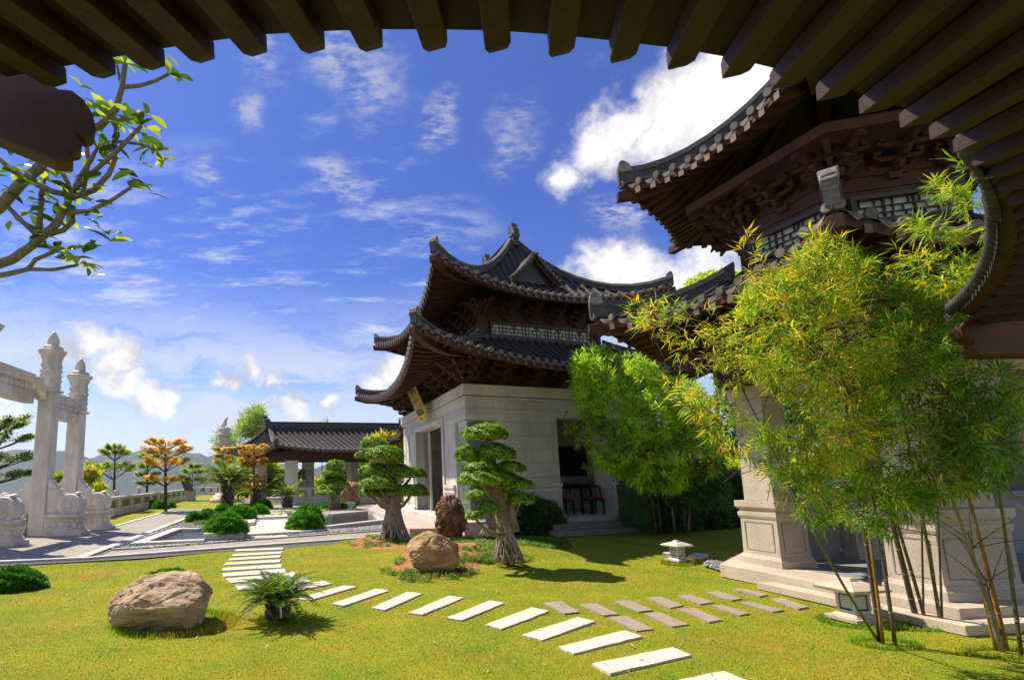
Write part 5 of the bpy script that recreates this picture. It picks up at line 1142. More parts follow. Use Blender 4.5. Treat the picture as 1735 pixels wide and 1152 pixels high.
bush_px(258, 860, 7, 9, 'small clipped bush, left of three under the orange tree', n=2200); bush_px(272, 862, 11, 12, 'clipped bush, middle and largest of three under the orange tree', n=2600); bush_px(287, 860, 7, 8, 'small clipped bush, right of three under the orange tree', n=2200)
bush_px(18, 1002, 52, 36, 'large dark green bush at the left edge of the lawn', n=12000, w=(.5, .2, .3), sy=.7); bush_px(286, 990, 39, 19, 'low green bush just behind the big tan boulder', n=6000)
bush_px(570, 862, 30, 9, 'low spreading greenery at the foot of the far bonsai', n=3000, sy=.5)
# hedges and tall background planting
def hedge(poly_px, Y0, Y1, n, L, mats, w, label, name='hedge', cat='hedge', parent=None, elong=.3, droop=.2, spike=(0, 0, .5)):
    """foliage filling an outline of photo points between two depths"""
    pts = fill(poly_px, n, Y0, Y1); d = unit(RNG.normal(size=(n, 3))+np.array(spike)); V, F = leaf_geo(pts, d, rnd_unit(n), L*(.6+.8*RNG.random(n)), L*elong, droop)
    o = mesh_np(name, V, F, mats, RNG.choice(len(mats), n, p=w), parent)
    if parent is None: tag(o, label, cat)
    return o
def inpoly(x, y, P):
    k = np.zeros(len(x), bool); j = len(P)-1
    for i in range(len(P)):
        xi, yi = P[i]; xj, yj = P[j]; c = ((yi > y) != (yj > y)) & (x < (xj-xi)*(y-yi)/(yj-yi+1e-9)+xi); k ^= c; j = i
    return k
RFW, RRT, RUP = V3(FW), V3(RT), V3(UP)
def fill(P, n, Y0, Y1, clump=0, thr=0.0):
    P = [tuple(p) for p in P]; xs = [p[0] for p in P]; ys = [p[1] for p in P]; out = []; tot = 0
    while tot < n:
        x = RNG.uniform(min(xs), max(xs), n); y = RNG.uniform(min(ys), max(ys), n); Y = RNG.uniform(Y0, Y1, n)
        k = inpoly(x, y, P); x, y, Y = x[k], y[k], Y[k]
        d = RFW+np.outer((x-PX)/FPX, RRT)-np.outer((y-PY)/FPX, RUP); p = np.array([0, 0, EYE])+d*(Y/d[:, 1])[:, None]
        if clump:
            nz = np.array([noise.noise(Vector(q)*clump) for q in p]); p = p[nz > thr+RNG.uniform(-.12, .12, len(p))]
        out.append(p); tot += len(p)
    return np.concatenate(out)[:n]
def hedge_row(A, B, w, h, n, L, mats, wt, label):
    """real clipped hedge: box of foliage standing on the ground from A to B"""
    d = (B-A); Ln = d.length; d.normalize(); nn = Vector((-d.y, d.x, 0)); f = RNG.random(n); u = RNG.random(n); z = RNG.random(n); face = RNG.random(n)
    z = np.where(face < .45, 1, z); u = np.where((face >= .45) & (face < .9), 0, u)
    lump = .10*np.sin(f*Ln*4)+.08*np.sin(f*Ln*9+2)
    P = V3(A)+np.outer(f*Ln, V3(d))+np.outer((u+lump*.5+RNG.normal(size=n)*.05)*w, V3(nn)); P[:, 2] = (z+lump*.5*(z > .8)+RNG.normal(size=n)*.04)*h; P[:, 2] = np.abs(P[:, 2])
    dr = unit(RNG.normal(size=(n, 3))+np.array([0, -.5, .6])); V, F = leaf_geo(P, dr, rnd_unit(n), L*(.6+.8*RNG.random(n)), L*.35, .15)
    R = empty('hedge', (A+B)/2, label, 'hedge'); mesh_np('foliage', V, F, mats, RNG.choice(len(mats), n, p=wt), R)
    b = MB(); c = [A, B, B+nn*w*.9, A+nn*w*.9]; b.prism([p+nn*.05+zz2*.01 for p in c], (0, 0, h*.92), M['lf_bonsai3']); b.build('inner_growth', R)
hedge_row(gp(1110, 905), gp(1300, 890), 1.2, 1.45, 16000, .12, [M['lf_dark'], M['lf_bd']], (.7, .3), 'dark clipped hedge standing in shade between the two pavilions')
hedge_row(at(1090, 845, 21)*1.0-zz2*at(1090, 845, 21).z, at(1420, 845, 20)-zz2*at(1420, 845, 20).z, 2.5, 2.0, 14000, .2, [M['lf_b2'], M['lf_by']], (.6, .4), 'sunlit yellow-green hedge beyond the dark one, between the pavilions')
# ---- bamboo
def spray(centers, dirs, k, L, Wd, spread=.9, droop=.25):
    """fans of narrow leaves at twig tips"""
    n = len(centers); C_ = np.repeat(centers, k, 0)+RNG.normal(size=(n*k, 3))*L*.12; D0 = np.repeat(unit(dirs), k, 0)
    D1 = unit(D0+RNG.normal(size=(n*k, 3))*spread*.55+np.array([0, 0, -droop])); Nn = unit(RNG.normal(size=(n*k, 3))*.6+np.array([0, 0, 1.0]))
    return leaf_geo(C_, D1, Nn, L*(.55+.75*RNG.random(n*k)), Wd*(.7+.5*RNG.random(n*k)), .15)
def culm(b, base, top, bend, r, m_, nodes=.28, lean=None):
    pts = []; n = 14
    for j in range(n+1):
        f = j/n; p = base.lerp(top, f)+bend*math.sin(f*math.pi*.5)*f; pts.append(p)
    b.tube(pts, [r*(1-.55*j/n) for j in range(n+1)], m_, 8)
    L_ = sum((pts[i+1]-pts[i]).length for i in range(n)); k = int(L_/nodes)
    for q in range(1, k):
        f = q/k*n; j = min(int(f), n-1); p = pts[j].lerp(pts[j+1], f-j); d = (pts[j+1]-pts[j]).normalized(); rr = r*(1-.55*f/n)
        b.tube([p-d*.008, p, p+d*.008], [rr*1.02, rr*1.28, rr*1.02], M['bam_p'], 8, caps=False)
        if r < .03 and random.random() < .75:
            th = random.uniform(0, 6.28); s2 = Vector((math.cos(th), math.sin(th), random.uniform(.1, .9))).normalized(); e2 = p+s2*random.uniform(.04, .10); b.tube([p, e2], [rr*.28, rr*.08], m_, 5)
            if random.random() < .5: b.tube([p.lerp(e2, .5), e2+Vector((random.uniform(-.05, .05), random.uniform(-.05, .05), .02))], [rr*.15, rr*.05], m_, 4)
    return pts
def sub_sprays(P, zbands): pass
def bamboo(label, culms, zones, parent_loc, group, twig_r=.0028, k=7, L=.135, Wd=.0135, name='bamboo'):
    """culms: (base px, top px, depth base, depth top, radius, material, bend) ; zones: (polygon, n sprays, Y0, Y1, materials, weights)"""
    R = empty(name, parent_loc, label, 'bamboo', group); tops = []
    for (bx, by, tx, ty, Yt, r, m_, bend) in culms:
        base = gp(bx, by); top = at(tx, ty, Yt); b = MB(); pts = culm(b, base, top, Vector(bend), r, M[m_])
        for q in range(5):            # side branches growing from the culm
            j = random.randint(11, len(pts)-2); p = pts[j]; d = Vector((random.uniform(-1, 1), random.uniform(-1, .4), random.uniform(.2, .9))).normalized()
            b.tube([p, p+d*.22, p+d*.45+zz2*-.03], [twig_r*1.8, twig_r*1.3, twig_r*.8], M['bam_d'], 5, caps=False)
        b.build('culm', R)
    for (poly, n, Y0, Y1, mats, w, cl, thr) in zones:
        C_ = fill(poly, n, Y0, Y1, cl, thr); cx = C_.mean(0); out_ = unit(C_-cx); d = unit(out_*.8+RNG.normal(size=(n, 3))*.6+np.array([-.1, -.25, .15]))
        V, F = spray(C_, d, k, L, Wd); mi = np.repeat(RNG.choice(len(mats), n, p=w), k); j = RNG.random(n*k) < .25; mi = np.where(j, RNG.choice(len(mats), n*k, p=w), mi)
        tz = MB()
        for i in range(0, n, 5):      # twigs carrying the fans
            p = Vector(C_[i]); q = p-Vector(d[i])*RNG.uniform(.15, .45)+Vector((0, 0, -.08)); tz.tube([q, (p+q)/2+Vector((0, 0, .02)), p], [twig_r*1.4, twig_r, twig_r*.6], M['bam_d'], 4, caps=False)
        F = np.concatenate([F, np.array(tz.f)+len(V)]); V = np.concatenate([V, np.array([v[:] for v in tz.v])]); mi = np.concatenate([mi, np.full(len(tz.f), len(mats))])
        mesh_np('foliage', V, F, list(mats)+[M['bam_d']], mi, R)
Yl = [M['lf_by'], M['lf_bg'], M['lf_bo'], M['lf_bd']]
GB = 'bamboo clumps in front of the right pavilion'
bamboo('leftmost near bamboo clump, yellow-green leaves reaching across the sky side, thin brown culms',
       [(1491, 1086, 1415, 560, 4.9, .017, 'bam_d', (0, 0, 0)), (1496, 1088, 1435, 560, 4.8, .014, 'bam_y', (-.05, 0, 0)), (1517, 1094, 1440, 520, 4.9, .016, 'bam_d', (-.1, 0, 0)), (1488, 1086, 1180, 620, 4.6, .012, 'bam_g', (.35, 0, -.1))],
       [([(1375, 395), (1420, 400), (1470, 440), (1490, 520), (1500, 640), (1480, 760), (1440, 790), (1400, 800), (1365, 780), (1345, 730), (1320, 670), (1270, 630), (1235, 560), (1260, 500), (1300, 470), (1340, 450)], 1500, 4.3, 5.3, Yl, (.38, .42, .03, .17), 3.0, -.04),
        ([(1045, 500), (1120, 510), (1230, 520), (1260, 560), (1240, 700), (1200, 640), (1130, 590), (1080, 545)], 120, 4.5, 5.0, Yl, (.52, .42, .04, .02), 4, 0.0),
        ([(1120, 640), (1200, 670), (1260, 700), (1300, 780), (1250, 790), (1190, 730)], 70, 4.4, 5.0, Yl, (.42, .50, .06, .02), 4, -.02),
        ([(1260, 700), (1380, 760), (1430, 850), (1420, 890), (1370, 880), (1300, 810)], 200, 4.3, 4.8, [M['lf_bg'], M['lf_bd'], M['lf_by']], (.5, .35, .15), 4, -.02),
        ([(1255, 385), (1275, 400), (1310, 470), (1300, 520), (1270, 490)], 40, 4.5, 5.0, Yl, (.6, .2, .2, .0), 0, 0)],
       gp(1500, 1090), GB)
bamboo('middle near bamboo clump with dark thick culms leaning right at the base',
       [(1554, 1054, 1425, 540, 5.0, .026, 'bam_d', (0, 0, 0)), (1570, 1058, 1445, 600, 5.1, .016, 'bam_d', (-.1, 0, 0)), (1565, 1056, 1556, 620, 5.1, .010, 'bam_d', (0, 0, 0)), (1595, 1063, 1520, 600, 5.0, .016, 'bam_g', (-.05, 0, 0)), (1597, 1064, 1580, 650, 5.1, .010, 'bam_d', (0, 0, 0))],
       [([(1470, 450), (1530, 470), (1600, 500), (1640, 560), (1650, 700), (1640, 830), (1560, 850), (1500, 860), (1440, 800), (1470, 640), (1460, 520)], 1450, 4.4, 5.4, [M['lf_bg'], M['lf_by'], M['lf_bd'], M['lf_bo']], (.44, .16, .38, .02), 3.0, -.04),
        ([(1430, 790), (1560, 830), (1600, 880), (1520, 910), (1440, 880)], 160, 4.4, 4.9, [M['lf_bg'], M['lf_bd']], (.5, .5), 3, -.05)],
       gp(1570, 1058), GB)
bamboo('rightmost near bamboo clump with orange culms, small sprays in front of the curved eave',
       [(1697, 1102, 1600, 750, 4.6, .020, 'bam_p', (-.1, 0, 0)), (1705, 1100, 1625, 740, 4.7, .020, 'bam_y', (-.05, 0, 0)), (1687, 1100, 1640, 900, 4.7, .013, 'bam_y', (0, 0, 0)), (1699, 1098, 1668, 975, 4.7, .010, 'bam_y', (0, 0, 0)), (1731, 1112, 1676, 700, 4.5, .015, 'bam_g', (0, 0, 0))],
       [([(1600, 470), (1640, 440), (1670, 500), (1690, 600), (1725, 650), (1735, 760), (1700, 830), (1640, 830), (1600, 780), (1590, 640)], 900, 4.3, 5.1, [M['lf_bd'], M['lf_bg'], M['lf_by']], (.62, .30, .08), 3.0, -.04),
        ([(1510, 420), (1600, 440), (1690, 430), (1700, 500), (1640, 520), (1560, 480)], 110, 4.0, 4.4, Yl, (.36, .56, .04, .04), 4, -.05),
        ([(1575, 310), (1600, 312), (1690, 360), (1696, 400), (1660, 395), (1610, 350)], 60, 4.0, 4.3, Yl, (.2, .78, .0, .02), 5, -.05),
        ([(1540, 365), (1570, 375), (1640, 400), (1600, 415), (1550, 390)], 40, 4.0, 4.3, Yl, (.2, .78, .0, .02), 0, 0),
        ([(1604, 262), (1625, 268), (1650, 290), (1630, 292)], 5, 3.3, 3.5, Yl, (.1, .9, .0, .0), 0, 0)],
       gp(1700, 1100), GB)
# far bamboo by the middle pavilion
bamboo('bright green bamboo thicket between the two pavilions', 
       [(1112, 905, 1085, 700, 13.2, .03, 'bam_g', (0, 0, 0)), (1120, 905, 1100, 690, 13.4, .03, 'bam_g', (0, 0, 0)), (1128, 903, 1130, 690, 13.6, .025, 'bam_d', (0, 0, 0)), (1144, 906, 1120, 700, 13.2, .03, 'bam_p', (0, 0, 0)), (1160, 905, 1150, 690, 13.3, .03, 'bam_g', (0, 0, 0)), (1166, 908, 1180, 700, 13.0, .025, 'bam_p', (0, 0, 0)), (1108, 902, 1060, 720, 13.4, .02, 'bam_g', (0, 0, 0)), (1150, 900, 1165, 720, 13.6, .02, 'bam_d', (0, 0, 0))],
       [([(975, 600), (1005, 585), (1060, 590), (1110, 620), (1140, 640), (1180, 650), (1215, 700), (1215, 800), (1170, 830), (1100, 830), (1040, 800), (1010, 780), (985, 700), (970, 640)], 3600, 12.4, 14.2, [M['lf_b2'], M['lf_bg'], M['lf_bd'], M['lf_by']], (.66, .20, .08, .06), 1.3, -.06),
        ([(940, 690), (1010, 700), (1040, 780), (1000, 800), (960, 730)], 45, 12.4, 13.2, [M['lf_bg'], M['lf_bd']], (.5, .5), 2, 0),
        ([(1120, 680), (1215, 720), (1235, 860), (1150, 860), (1060, 810)], 1300, 13.2, 14.4, [M['lf_bd'], M['lf_dark']], (.6, .4), 1, -.15)],
       gp(1140, 905), None, twig_r=.008, k=8, L=.22, Wd=.026)
# shaded shrub with feathery tops by the wall
c = gp(915, 908); shrub('bush', Vector((c.x, c.y+.9, 0)), 1.05, .7, 1.12, 9000, .16, [M['lf_bd'], M['lf_dark'], M['lf_cover']], (.4, .35, .25), 'shady feathery shrub against the pavilion wall, right of the bonsai', None, .16, 1.2)
# bamboo and trees behind the long pavilion
def crown(R, P, Y0, Y1, n, L, mats, w, cl=.0, thr=0., name='crown', elong=.25):
    pts = fill(P, n, Y0, Y1, cl, thr); d = unit(RNG.normal(size=(n, 3))+np.array([0, 0, .2])); V, F = leaf_geo(pts, d, rnd_unit(n), L*(.6+.8*RNG.random(n)), L*elong, .2)
    return mesh_np(name, V, F, mats, RNG.choice(len(mats), n, p=w), R)
def bg_tree(label, poly, Y, dY, n, L, mats, w, base_px, group=None, cl=.5, thr=-.1, name='tree', cat='tree', elong=.25, trunks=1, tr=.12):
    b0 = at(*base_px, Y); b0 = Vector((b0.x, b0.y, min(0.0, b0.z) if b0.y > 55 else 0.0)); R = empty(name, b0, label, cat, group); crown(R, poly, Y-dY, Y+dY, n, L, mats, w, cl, thr, elong=elong)
    xs = sum(p[0] for p in poly)/len(poly); ys = sum(p[1] for p in poly)/len(poly)
    for k in range(trunks):
        b = MB(); t = at(xs+random.uniform(-1, 1)*(6 if trunks > 1 else 1)*2, ys, Y); p0 = b0+Vector((random.uniform(-.6, .6)*(trunks > 1), 0, 0)); b.tube([p0, p0.lerp(t, .5)+Vector((.1, 0, 0)), t], [tr, tr*.75, tr*.35], M['bark_dark'], 8)
        for q in range(5): e = t+Vector((random.uniform(-1, 1), random.uniform(-.5, .5), random.uniform(.1, .8)))*px_r(Y, 14); b.tube([p0.lerp(t, .7+.05*q), e], [tr*.3, tr*.1], M['bark_dark'], 5)
        b.build('trunk', R)
    return R
bg_tree('pale feathery bamboo rising behind the left end of the long roof, beside the stone column', [(380, 760), (395, 735), (425, 695), (440, 690), (448, 720), (445, 760), (440, 800), (410, 835), (385, 830), (385, 790)], 43, 1.5, 5200, .8, [M['lf_pale'], M['lf_bg']], (.7, .3), (410, 830), name='bamboo', cat='bamboo', elong=.10, trunks=4, tr=.06, cl=.35, thr=-.05)
bg_tree('pale wispy bamboo left of the stone column', [(362, 745), (375, 722), (392, 720), (398, 760), (380, 790), (368, 780)], 45, 1.5, 700, .8, [M['lf_pale'], M['lf_bg']], (.8, .2), (375, 830), name='bamboo', cat='bamboo', elong=.10, trunks=2, tr=.05)
bg_tree('pale bamboo tips showing over the middle of the long roof', [(540, 760), (542, 722), (555, 720), (562, 735), (560, 762)], 46, 1, 260, .8, [M['lf_pale'], M['lf_bg']], (.8, .2), (552, 830), name='bamboo', cat='bamboo', elong=.10, trunks=2, tr=.05)
bg_tree('pale bamboo tips showing over the long roof, right of the other tips', [(572, 762), (575, 728), (590, 724), (596, 740), (592, 764)], 46, 1, 240, .8, [M['lf_pale'], M['lf_bg']], (.8, .2), (583, 830), name='bamboo', cat='bamboo', elong=.10, trunks=2, tr=.05)
bg_tree('yellow-leaved tree between the long roof and the middle pavilion', [(622, 745), (640, 736), (665, 736), (682, 742), (684, 800), (670, 815), (640, 800), (628, 770)], 32, 1.2, 3600, .4, [M['lf_by'], M['lf_bo'], M['lf_bg']], (.55, .15, .3), (655, 840), cl=.8, elong=.3)
bg_tree('dark bamboo grove seen between the columns of the long pavilion, left part', [(395, 775), (440, 770), (470, 790), (480, 835), (400, 838), (392, 810)], 46, 2.5, 4500, .8, [M['lf_bg'], M['lf_bd'], M['lf_by']], (.4, .4, .2), (440, 838), name='bamboo', cat='bamboo', elong=.13, trunks=5, tr=.05)
bg_tree('dark bamboo grove seen between the columns of the long pavilion, right part', [(580, 770), (650, 770), (670, 830), (590, 835)], 46, 2.5, 4000, .8, [M['lf_dark'], M['lf_bd'], M['lf_by']], (.4, .4, .2), (620, 838), name='bamboo', cat='bamboo', elong=.13, trunks=5, tr=.05)
bg_tree('bright yellow shrubs seen between the columns of the long pavilion', [(470, 812), (560, 812), (690, 818), (690, 838), (470, 838)], 48, 2, 3800, .6, [M['lf_by'], M['lf_gold'], M['lf_bg']], (.6, .15, .25), (560, 838), name='bush', cat='bush', elong=.3, trunks=1)
bg_tree('thin dark tree with rounded pads behind the long pavilion, between its columns', [(488, 795), (494, 790), (500, 792), (500, 805), (490, 806)], 42, .5, 700, .3, [M['lf_dark']], (1,), (522, 830), cl=0, elong=.4)
bg_tree('sunlit yellow-green tree top behind the lower roof of the right pavilion', [(1150, 500), (1165, 480), (1200, 462), (1240, 458), (1262, 470), (1270, 500), (1200, 515)], 24, 1.2, 2600, .3, [M['lf_b2'], M['lf_by'], M['lf_bg']], (.4, .3, .3), (1210, 850), cl=.8, elong=.3)
# background trees closing the gap on the far right
for k, (x0, x1, yt, Y) in enumerate(((1180, 1330, 650, 26), (1320, 1480, 640, 25), (1470, 1640, 700, 24), (1600, 1800, 690, 23))):
    bg_tree(['dense dark green tree behind the hedge, left of the right pavilion', 'dense tree behind the right pavilion, seen past its corner pillar', 'dense tree behind the right pavilion, behind the bamboo culms', 'dense tree behind the right pavilion at the right edge'][k],
            [(x0, 850), (x0+10, yt+30), ((x0+x1)/2, yt), (x1-10, yt+25), (x1, 850)], Y, 1.5, 6500, .38, [M['lf_dark'], M['lf_bd'], M['lf_bg']], (.4, .35, .25), ((x0+x1)/2, 850), 'trees closing the garden behind the right pavilion', cl=.5, thr=-.2, elong=.3)
# ---- layered umbrella trees
def tiered(label, base_px, Y, tiers, mats, w, top_px, group, L=.22, dens=1.0, tr=.07, zb=None):
    b0 = at(*base_px, Y); b0 = Vector((b0.x, b0.y, b0.z)); top = at(*top_px, Y); R = empty('tiered_tree', b0, label, 'tree', group)
    b = MB(); b.tube([b0-zz2*.3, b0.lerp(top, .5), top], [tr, tr*.8, tr*.3], M['bark_dark'], 8)
    Cs = []; Ds = []
    for (x, y, r, rise) in tiers:
        c = at(x, y, Y); rr = px_r(Y, r); nb_ = 10
        for k in range(nb_):
            th = 2*math.pi*k/nb_+random.uniform(-.2, .2); Lr = rr*random.uniform(.75, 1.1); e = c+Vector((Lr*math.cos(th), Lr*math.sin(th), (rise*1.5+.06)*Lr)); s_ = c-zz2*rr*.22; m1 = s_.lerp(e, .45)-zz2*rr*.03
            b.tube([s_, m1, e], [tr*.28, tr*.18, tr*.06], M['bark_dark'], 4, caps=False)
            n = int(85*dens*(.6+Lr)); f = .25+.75*RNG.random(n)**.8; wv = .15*rr*(.35+f*(1.15-f)*2.0)
            P = np.outer(1-f, V3(m1))+np.outer(f, V3(e))+RNG.normal(size=(n, 3))*np.stack([wv*.55, wv*.55, wv*.035+.015], 1)
            Cs.append(P); Ds.append(unit(RNG.normal(size=(n, 3))*np.array([1, 1, .35])+np.array([math.cos(th), math.sin(th), .35])*.8))
    b.build('trunk', R); C_ = np.concatenate(Cs); D_ = np.concatenate(Ds); n = len(C_)
    V, F = leaf_geo(C_, D_, unit(RNG.normal(size=(n, 3))*.4+np.array([0, 0, 1])), .62*L*(.6+.8*RNG.random(n)), L*.22, .1); mesh_np('foliage', V, F, mats, RNG.choice(len(mats), n, p=w), R)
TG = 'layered umbrella trees along the balustrade'; OR = ([M['lf_orange'], M['lf_gold'], M['lf_term']], (.45, .4, .15)); GR = ([M['lf_term'], M['lf_bg'], M['lf_gold']], (.65, .25, .10))
tiered('orange-gold tree in four flat tiers above three clipped bushes', (281, 856), 28, [(281, 756, 33, .16), (281, 771, 39, .18), (280, 791, 36, .22), (279, 818, 27, .22)], *OR, (280, 750), TG, L=.26, dens=1.5, tr=.10)
tiered('green two-tier umbrella tree behind the balustrade, nearest the gateway', (193, 850), 29, [(195, 775, 24, .3), (192, 804, 42, .30), (196, 768, 16, .5)], *GR, (195, 762), TG, L=.26, dens=1.2, tr=.08)
tiered('green umbrella tree just left of the orange one, behind the balustrade', (249, 838), 36, [(252, 779, 17, .3), (250, 795, 16, .3), (250, 810, 18, .3), (248, 822, 16, .2)], *GR, (251, 772), TG, L=.30, dens=.9, tr=.08)
tiered('slim orange tree in front of the stone column', (380, 855), 31, [(378, 764, 16, .15), (378, 776, 14, .15), (378, 787, 15, .2), (379, 806, 17, .2), (381, 818, 18, .2)], *OR, (378, 760), TG, L=.26, dens=1.3, tr=.06)
tiered('orange tree at the left end of the long roof', (431, 855), 30, [(430, 761, 24, .15), (428, 772, 22, .2), (430, 785, 22, .2), (430, 790, 18, .2), (430, 811, 22, .15), (431, 828, 20, .2)], *OR, (430, 757), TG, L=.26, dens=1.2, tr=.06)
tiered('low green tree right of the tilted notice board', (325, 838), 44, [(330, 806, 22, .3), (326, 818, 24, .2), (330, 795, 10, .5)], *GR, (327, 785), TG, L=.4, dens=.8, tr=.06)
tiered('dark green tree with flat wispy tiers at the left edge, behind the gateway', (-28, 870), 21, [(-6, 718, 55, .10), (-4, 748, 62, .12), (-8, 782, 62, .10), (-4, 806, 58, .05), (-6, 730, 40, .2)], [M['lf_term'], M['lf_dark']], (.55, .45), (-28, 700), TG, L=.22, dens=1.5, tr=.12)
def floss(label, x, y, Y, mats, w, n=700, r=14):
    b0 = at(x, y+r*2.4, Y); R = empty('bush', b0, label, 'bush'); crown(R, [(x-r, y+r*.8), (x-r*.8, y-r*.5), (x, y-r), (x+r, y-r*.3), (x+r*.7, y+r)], Y-.4, Y+.4, n, .22, mats, w, elong=.5)
    b = MB(); b.tube([b0, at(x, y, Y)], .03, M['bark_dark'], 6); b.build('stem', R)
    return R
_f = floss('yellow-green shrub with a red flower between the gateway and the umbrella tree', 154, 805, 25, [M['lf_by'], M['lf_bg']], (.6, .4), r=17)
b = MB(); q = at(154, 798, 24.4)
for k in range(6): b.lathe(q+Vector((.12*math.cos(k), .1*math.sin(k), .05*math.sin(2*k))), [(.03, -.04), (.10, 0), (.04, .05)], M['flower'], 7)
b.build('red_flower', _f); floss('small green shrub showing between the two gateway posts', 103, 812, 24, [M['lf_by'], M['lf_bg']], (.4, .6), r=10); floss('low yellow-green shrub at the foot of the red-flowered one', 168, 828, 24, [M['lf_by'], M['lf_bg']], (.6, .4), n=300, r=12)
# ---- cycads
def cycad(label, base, s, nf, trunk_h, mats, w, seed, up=.5, name='cycad', tr=.16):
    rn = random.Random(seed); R = empty(name, base, label, 'cycad', 'cycad palms'); b = MB()
    prof = [(tr*.9*s, 0), (tr*s*1.1, trunk_h*.2), (tr*s, trunk_h*.6), (tr*s*.8, trunk_h)]; b.lathe(base, prof, M['bark_dark'], 12)
    for k in range(60):
        th = k*2.4; z = trunk_h*((k % 12)/12+.04); r = tr*s*1.02; o = base+Vector((r*math.cos(th), r*math.sin(th), z)); b.tube([o, o+Vector((math.cos(th), math.sin(th), .9))*.06*s], [.028*s, .010*s], M['bark'], 5)
    b.build('trunk', R); rb = MB(); Cs = []; Ds = []; Ns = []; Ls = []
    for k in range(nf):
        th = k*2.399+rn.uniform(-.1, .1); el = (up*1.45)*(1-k/nf)+.12+rn.uniform(-.08, .08); Lf = s*rn.uniform(.85, 1.1); p = base+zz2*trunk_h*.97; pts = [p]; a = el+.35
        for j in range(9):
            p = p+Vector((math.cos(th)*math.cos(a), math.sin(th)*math.cos(a), math.sin(a)))*Lf/9; pts.append(p); a -= .15*(1.25-.4*el)
        rb.tube(pts, [.011*s*(1-.08*j) for j in range(10)], M['lf_cycad2'], 4, caps=False)
        for j in range(1, 9):
            for sb in range(5):
                q = pts[j].lerp(pts[j+1], sb/5) if j < 9 else pts[j]; d = (pts[j+1]-pts[j]).normalized(); sd_ = d.cross(zz2).normalized(); up_ = sd_.cross(d).normalized(); f = (j+sb/5)/9; ll = .19*s*(math.sin(min(1, f*1.15+.12)*math.pi)**.6+.12)
                for sg in (-1, 1): Cs.append(q[:]); Ds.append((sd_*sg+d*.55+up_*.30)[:]); Ns.append(up_[:]); Ls.append(ll)
    rb.build('midribs', R); C_, D_, N_, L_ = map(np.array, (Cs, Ds, Ns, Ls)); V, F = leaf_geo(C_, D_, N_, L_, .020*s, .05)
    mesh_np('fronds', V, F, mats, RNG.choice(len(mats), len(C_), p=w), R)
CY = [M['lf_cycad'], M['lf_cycad2'], M['lf_dark']]
c = gp(471, 1049); cycad('small cycad palm on the lawn, right of the big tan boulder', c, .70, 34, .15, CY, (.62, .12, .26), 4, .56, tr=.16)
cycad('large cycad with a dark trunk below the slim orange tree', gp(385, 864), 2.3, 34, 1.35, CY, (.45, .30, .25), 5, .58, tr=.11)
cycad('cycad with a tall dark trunk standing before the long pavilion', gp(498, 850), 2.2, 22, 1.6, CY, (.5, .2, .3), 6, .45, tr=.13); cycad('low cycad in the grass before the long pavilion', gp(487, 860), 1.6, 18, .6, CY, (.4, .4, .2), 7, .6, tr=.15)
cycad('cycad at the foot of the orange tree by the long roof', gp(433, 853), 1.9, 18, .6, CY, (.5, .4, .1), 8, .7, tr=.15)
# ---- rocks
def rock(label, base, rx, ry, rz, m_, seed, rough=.16, planes=5, lean=(0, 0), sub=5, freq=1.2, sink=.12, sq=0.0, pit=0.0, crack=0.0):
    bm = bmesh.new(); bmesh.ops.create_icosphere(bm, subdivisions=sub, radius=1); rn = random.Random(seed)
    pl_ = [(Vector((rn.uniform(-1, 1), rn.uniform(-1, 1), rn.uniform(-.3, 1))).normalized(), rn.uniform(.72, .92)) for _ in range(planes)]
    for v in bm.verts:
        p = v.co.copy()
        if sq: p = Vector((math.copysign(abs(p.x)**(1-sq), p.x), math.copysign(abs(p.y)**(1-sq), p.y), math.copysign(abs(p.z)**(1-sq), p.z)))
        for n_, d in pl_:
            k = p.dot(n_)-d
            if k > 0: p -= n_*k*.85
        o = Vector((seed*3.1, seed*1.7, 0)); f = noise.fractal(p*freq+o, 1.0, 2.0, 7)
        p += v.co.normalized()*f*rough
        if pit: c_ = noise.voronoi(p*3.2+o)[0]; p -= v.co.normalized()*pit*max(0, .35-c_[0])*1.4; p -= v.co.normalized()*pit*.5*abs(noise.noise(p*6+o))
        if crack:
            g_ = p+Vector((f, f*.6, f*.3))*.25; dd, _q = noise.voronoi(Vector((g_.x*1.5, g_.y*1.5, g_.z*2.4))+o); e_ = dd[1]-dd[0]; p -= v.co.normalized()*crack*max(0, 1-e_/.07); p += v.co.normalized()*crack*.55*noise.fractal(g_*5+o, .7, 2.1, 6)
        p = Vector((p.x*rx, p.y*ry, p.z*rz)); p.x += lean[0]*(p.z/rz); p.y += lean[1]*(p.z/rz); v.co = base+p+zz2*(rz*(1-sink))
    for f in bm.faces: f.smooth = True
    me = bpy.data.meshes.new('rock'); bm.to_mesh(me); bm.free(); me.materials.append(M[m_]); o = bpy.data.objects.new('rock', me); COL.objects.link(o); tag(o, label, 'rock'); return o
def rock_px(label, x, yb, wpx, hpx, m_, seed, z=0., **k):
    c = gp(x, yb, z); Y = c.y; rx = px_r(Y, wpx/2); ry = k.pop('dy', rx*.8); Y2 = Y+ry*.75; c = at(x, yb, Y2); c = Vector((c.x, Y2, z)); rock(label, c, px_r(Y2, wpx/2)*k.pop('kx', 1.05), ry, px_r(Y2, hpx)/(2-k.get('sink', .12)), m_, seed, **k)
rock_px('large smooth tan boulder on the lawn, lower left', 276, 1070, 156, 80, 'rock', 21, sink=.35, rough=.16, sq=.12, planes=9, freq=1.1, crack=.045, sub=6)
rock_px('rounded tan boulder with banded sides among ground cover', 735, 965, 84, 57, 'rock2', 35, z=.08, sink=.30, rough=.14, sq=.10, planes=6, freq=.9, crack=.05, sub=6)
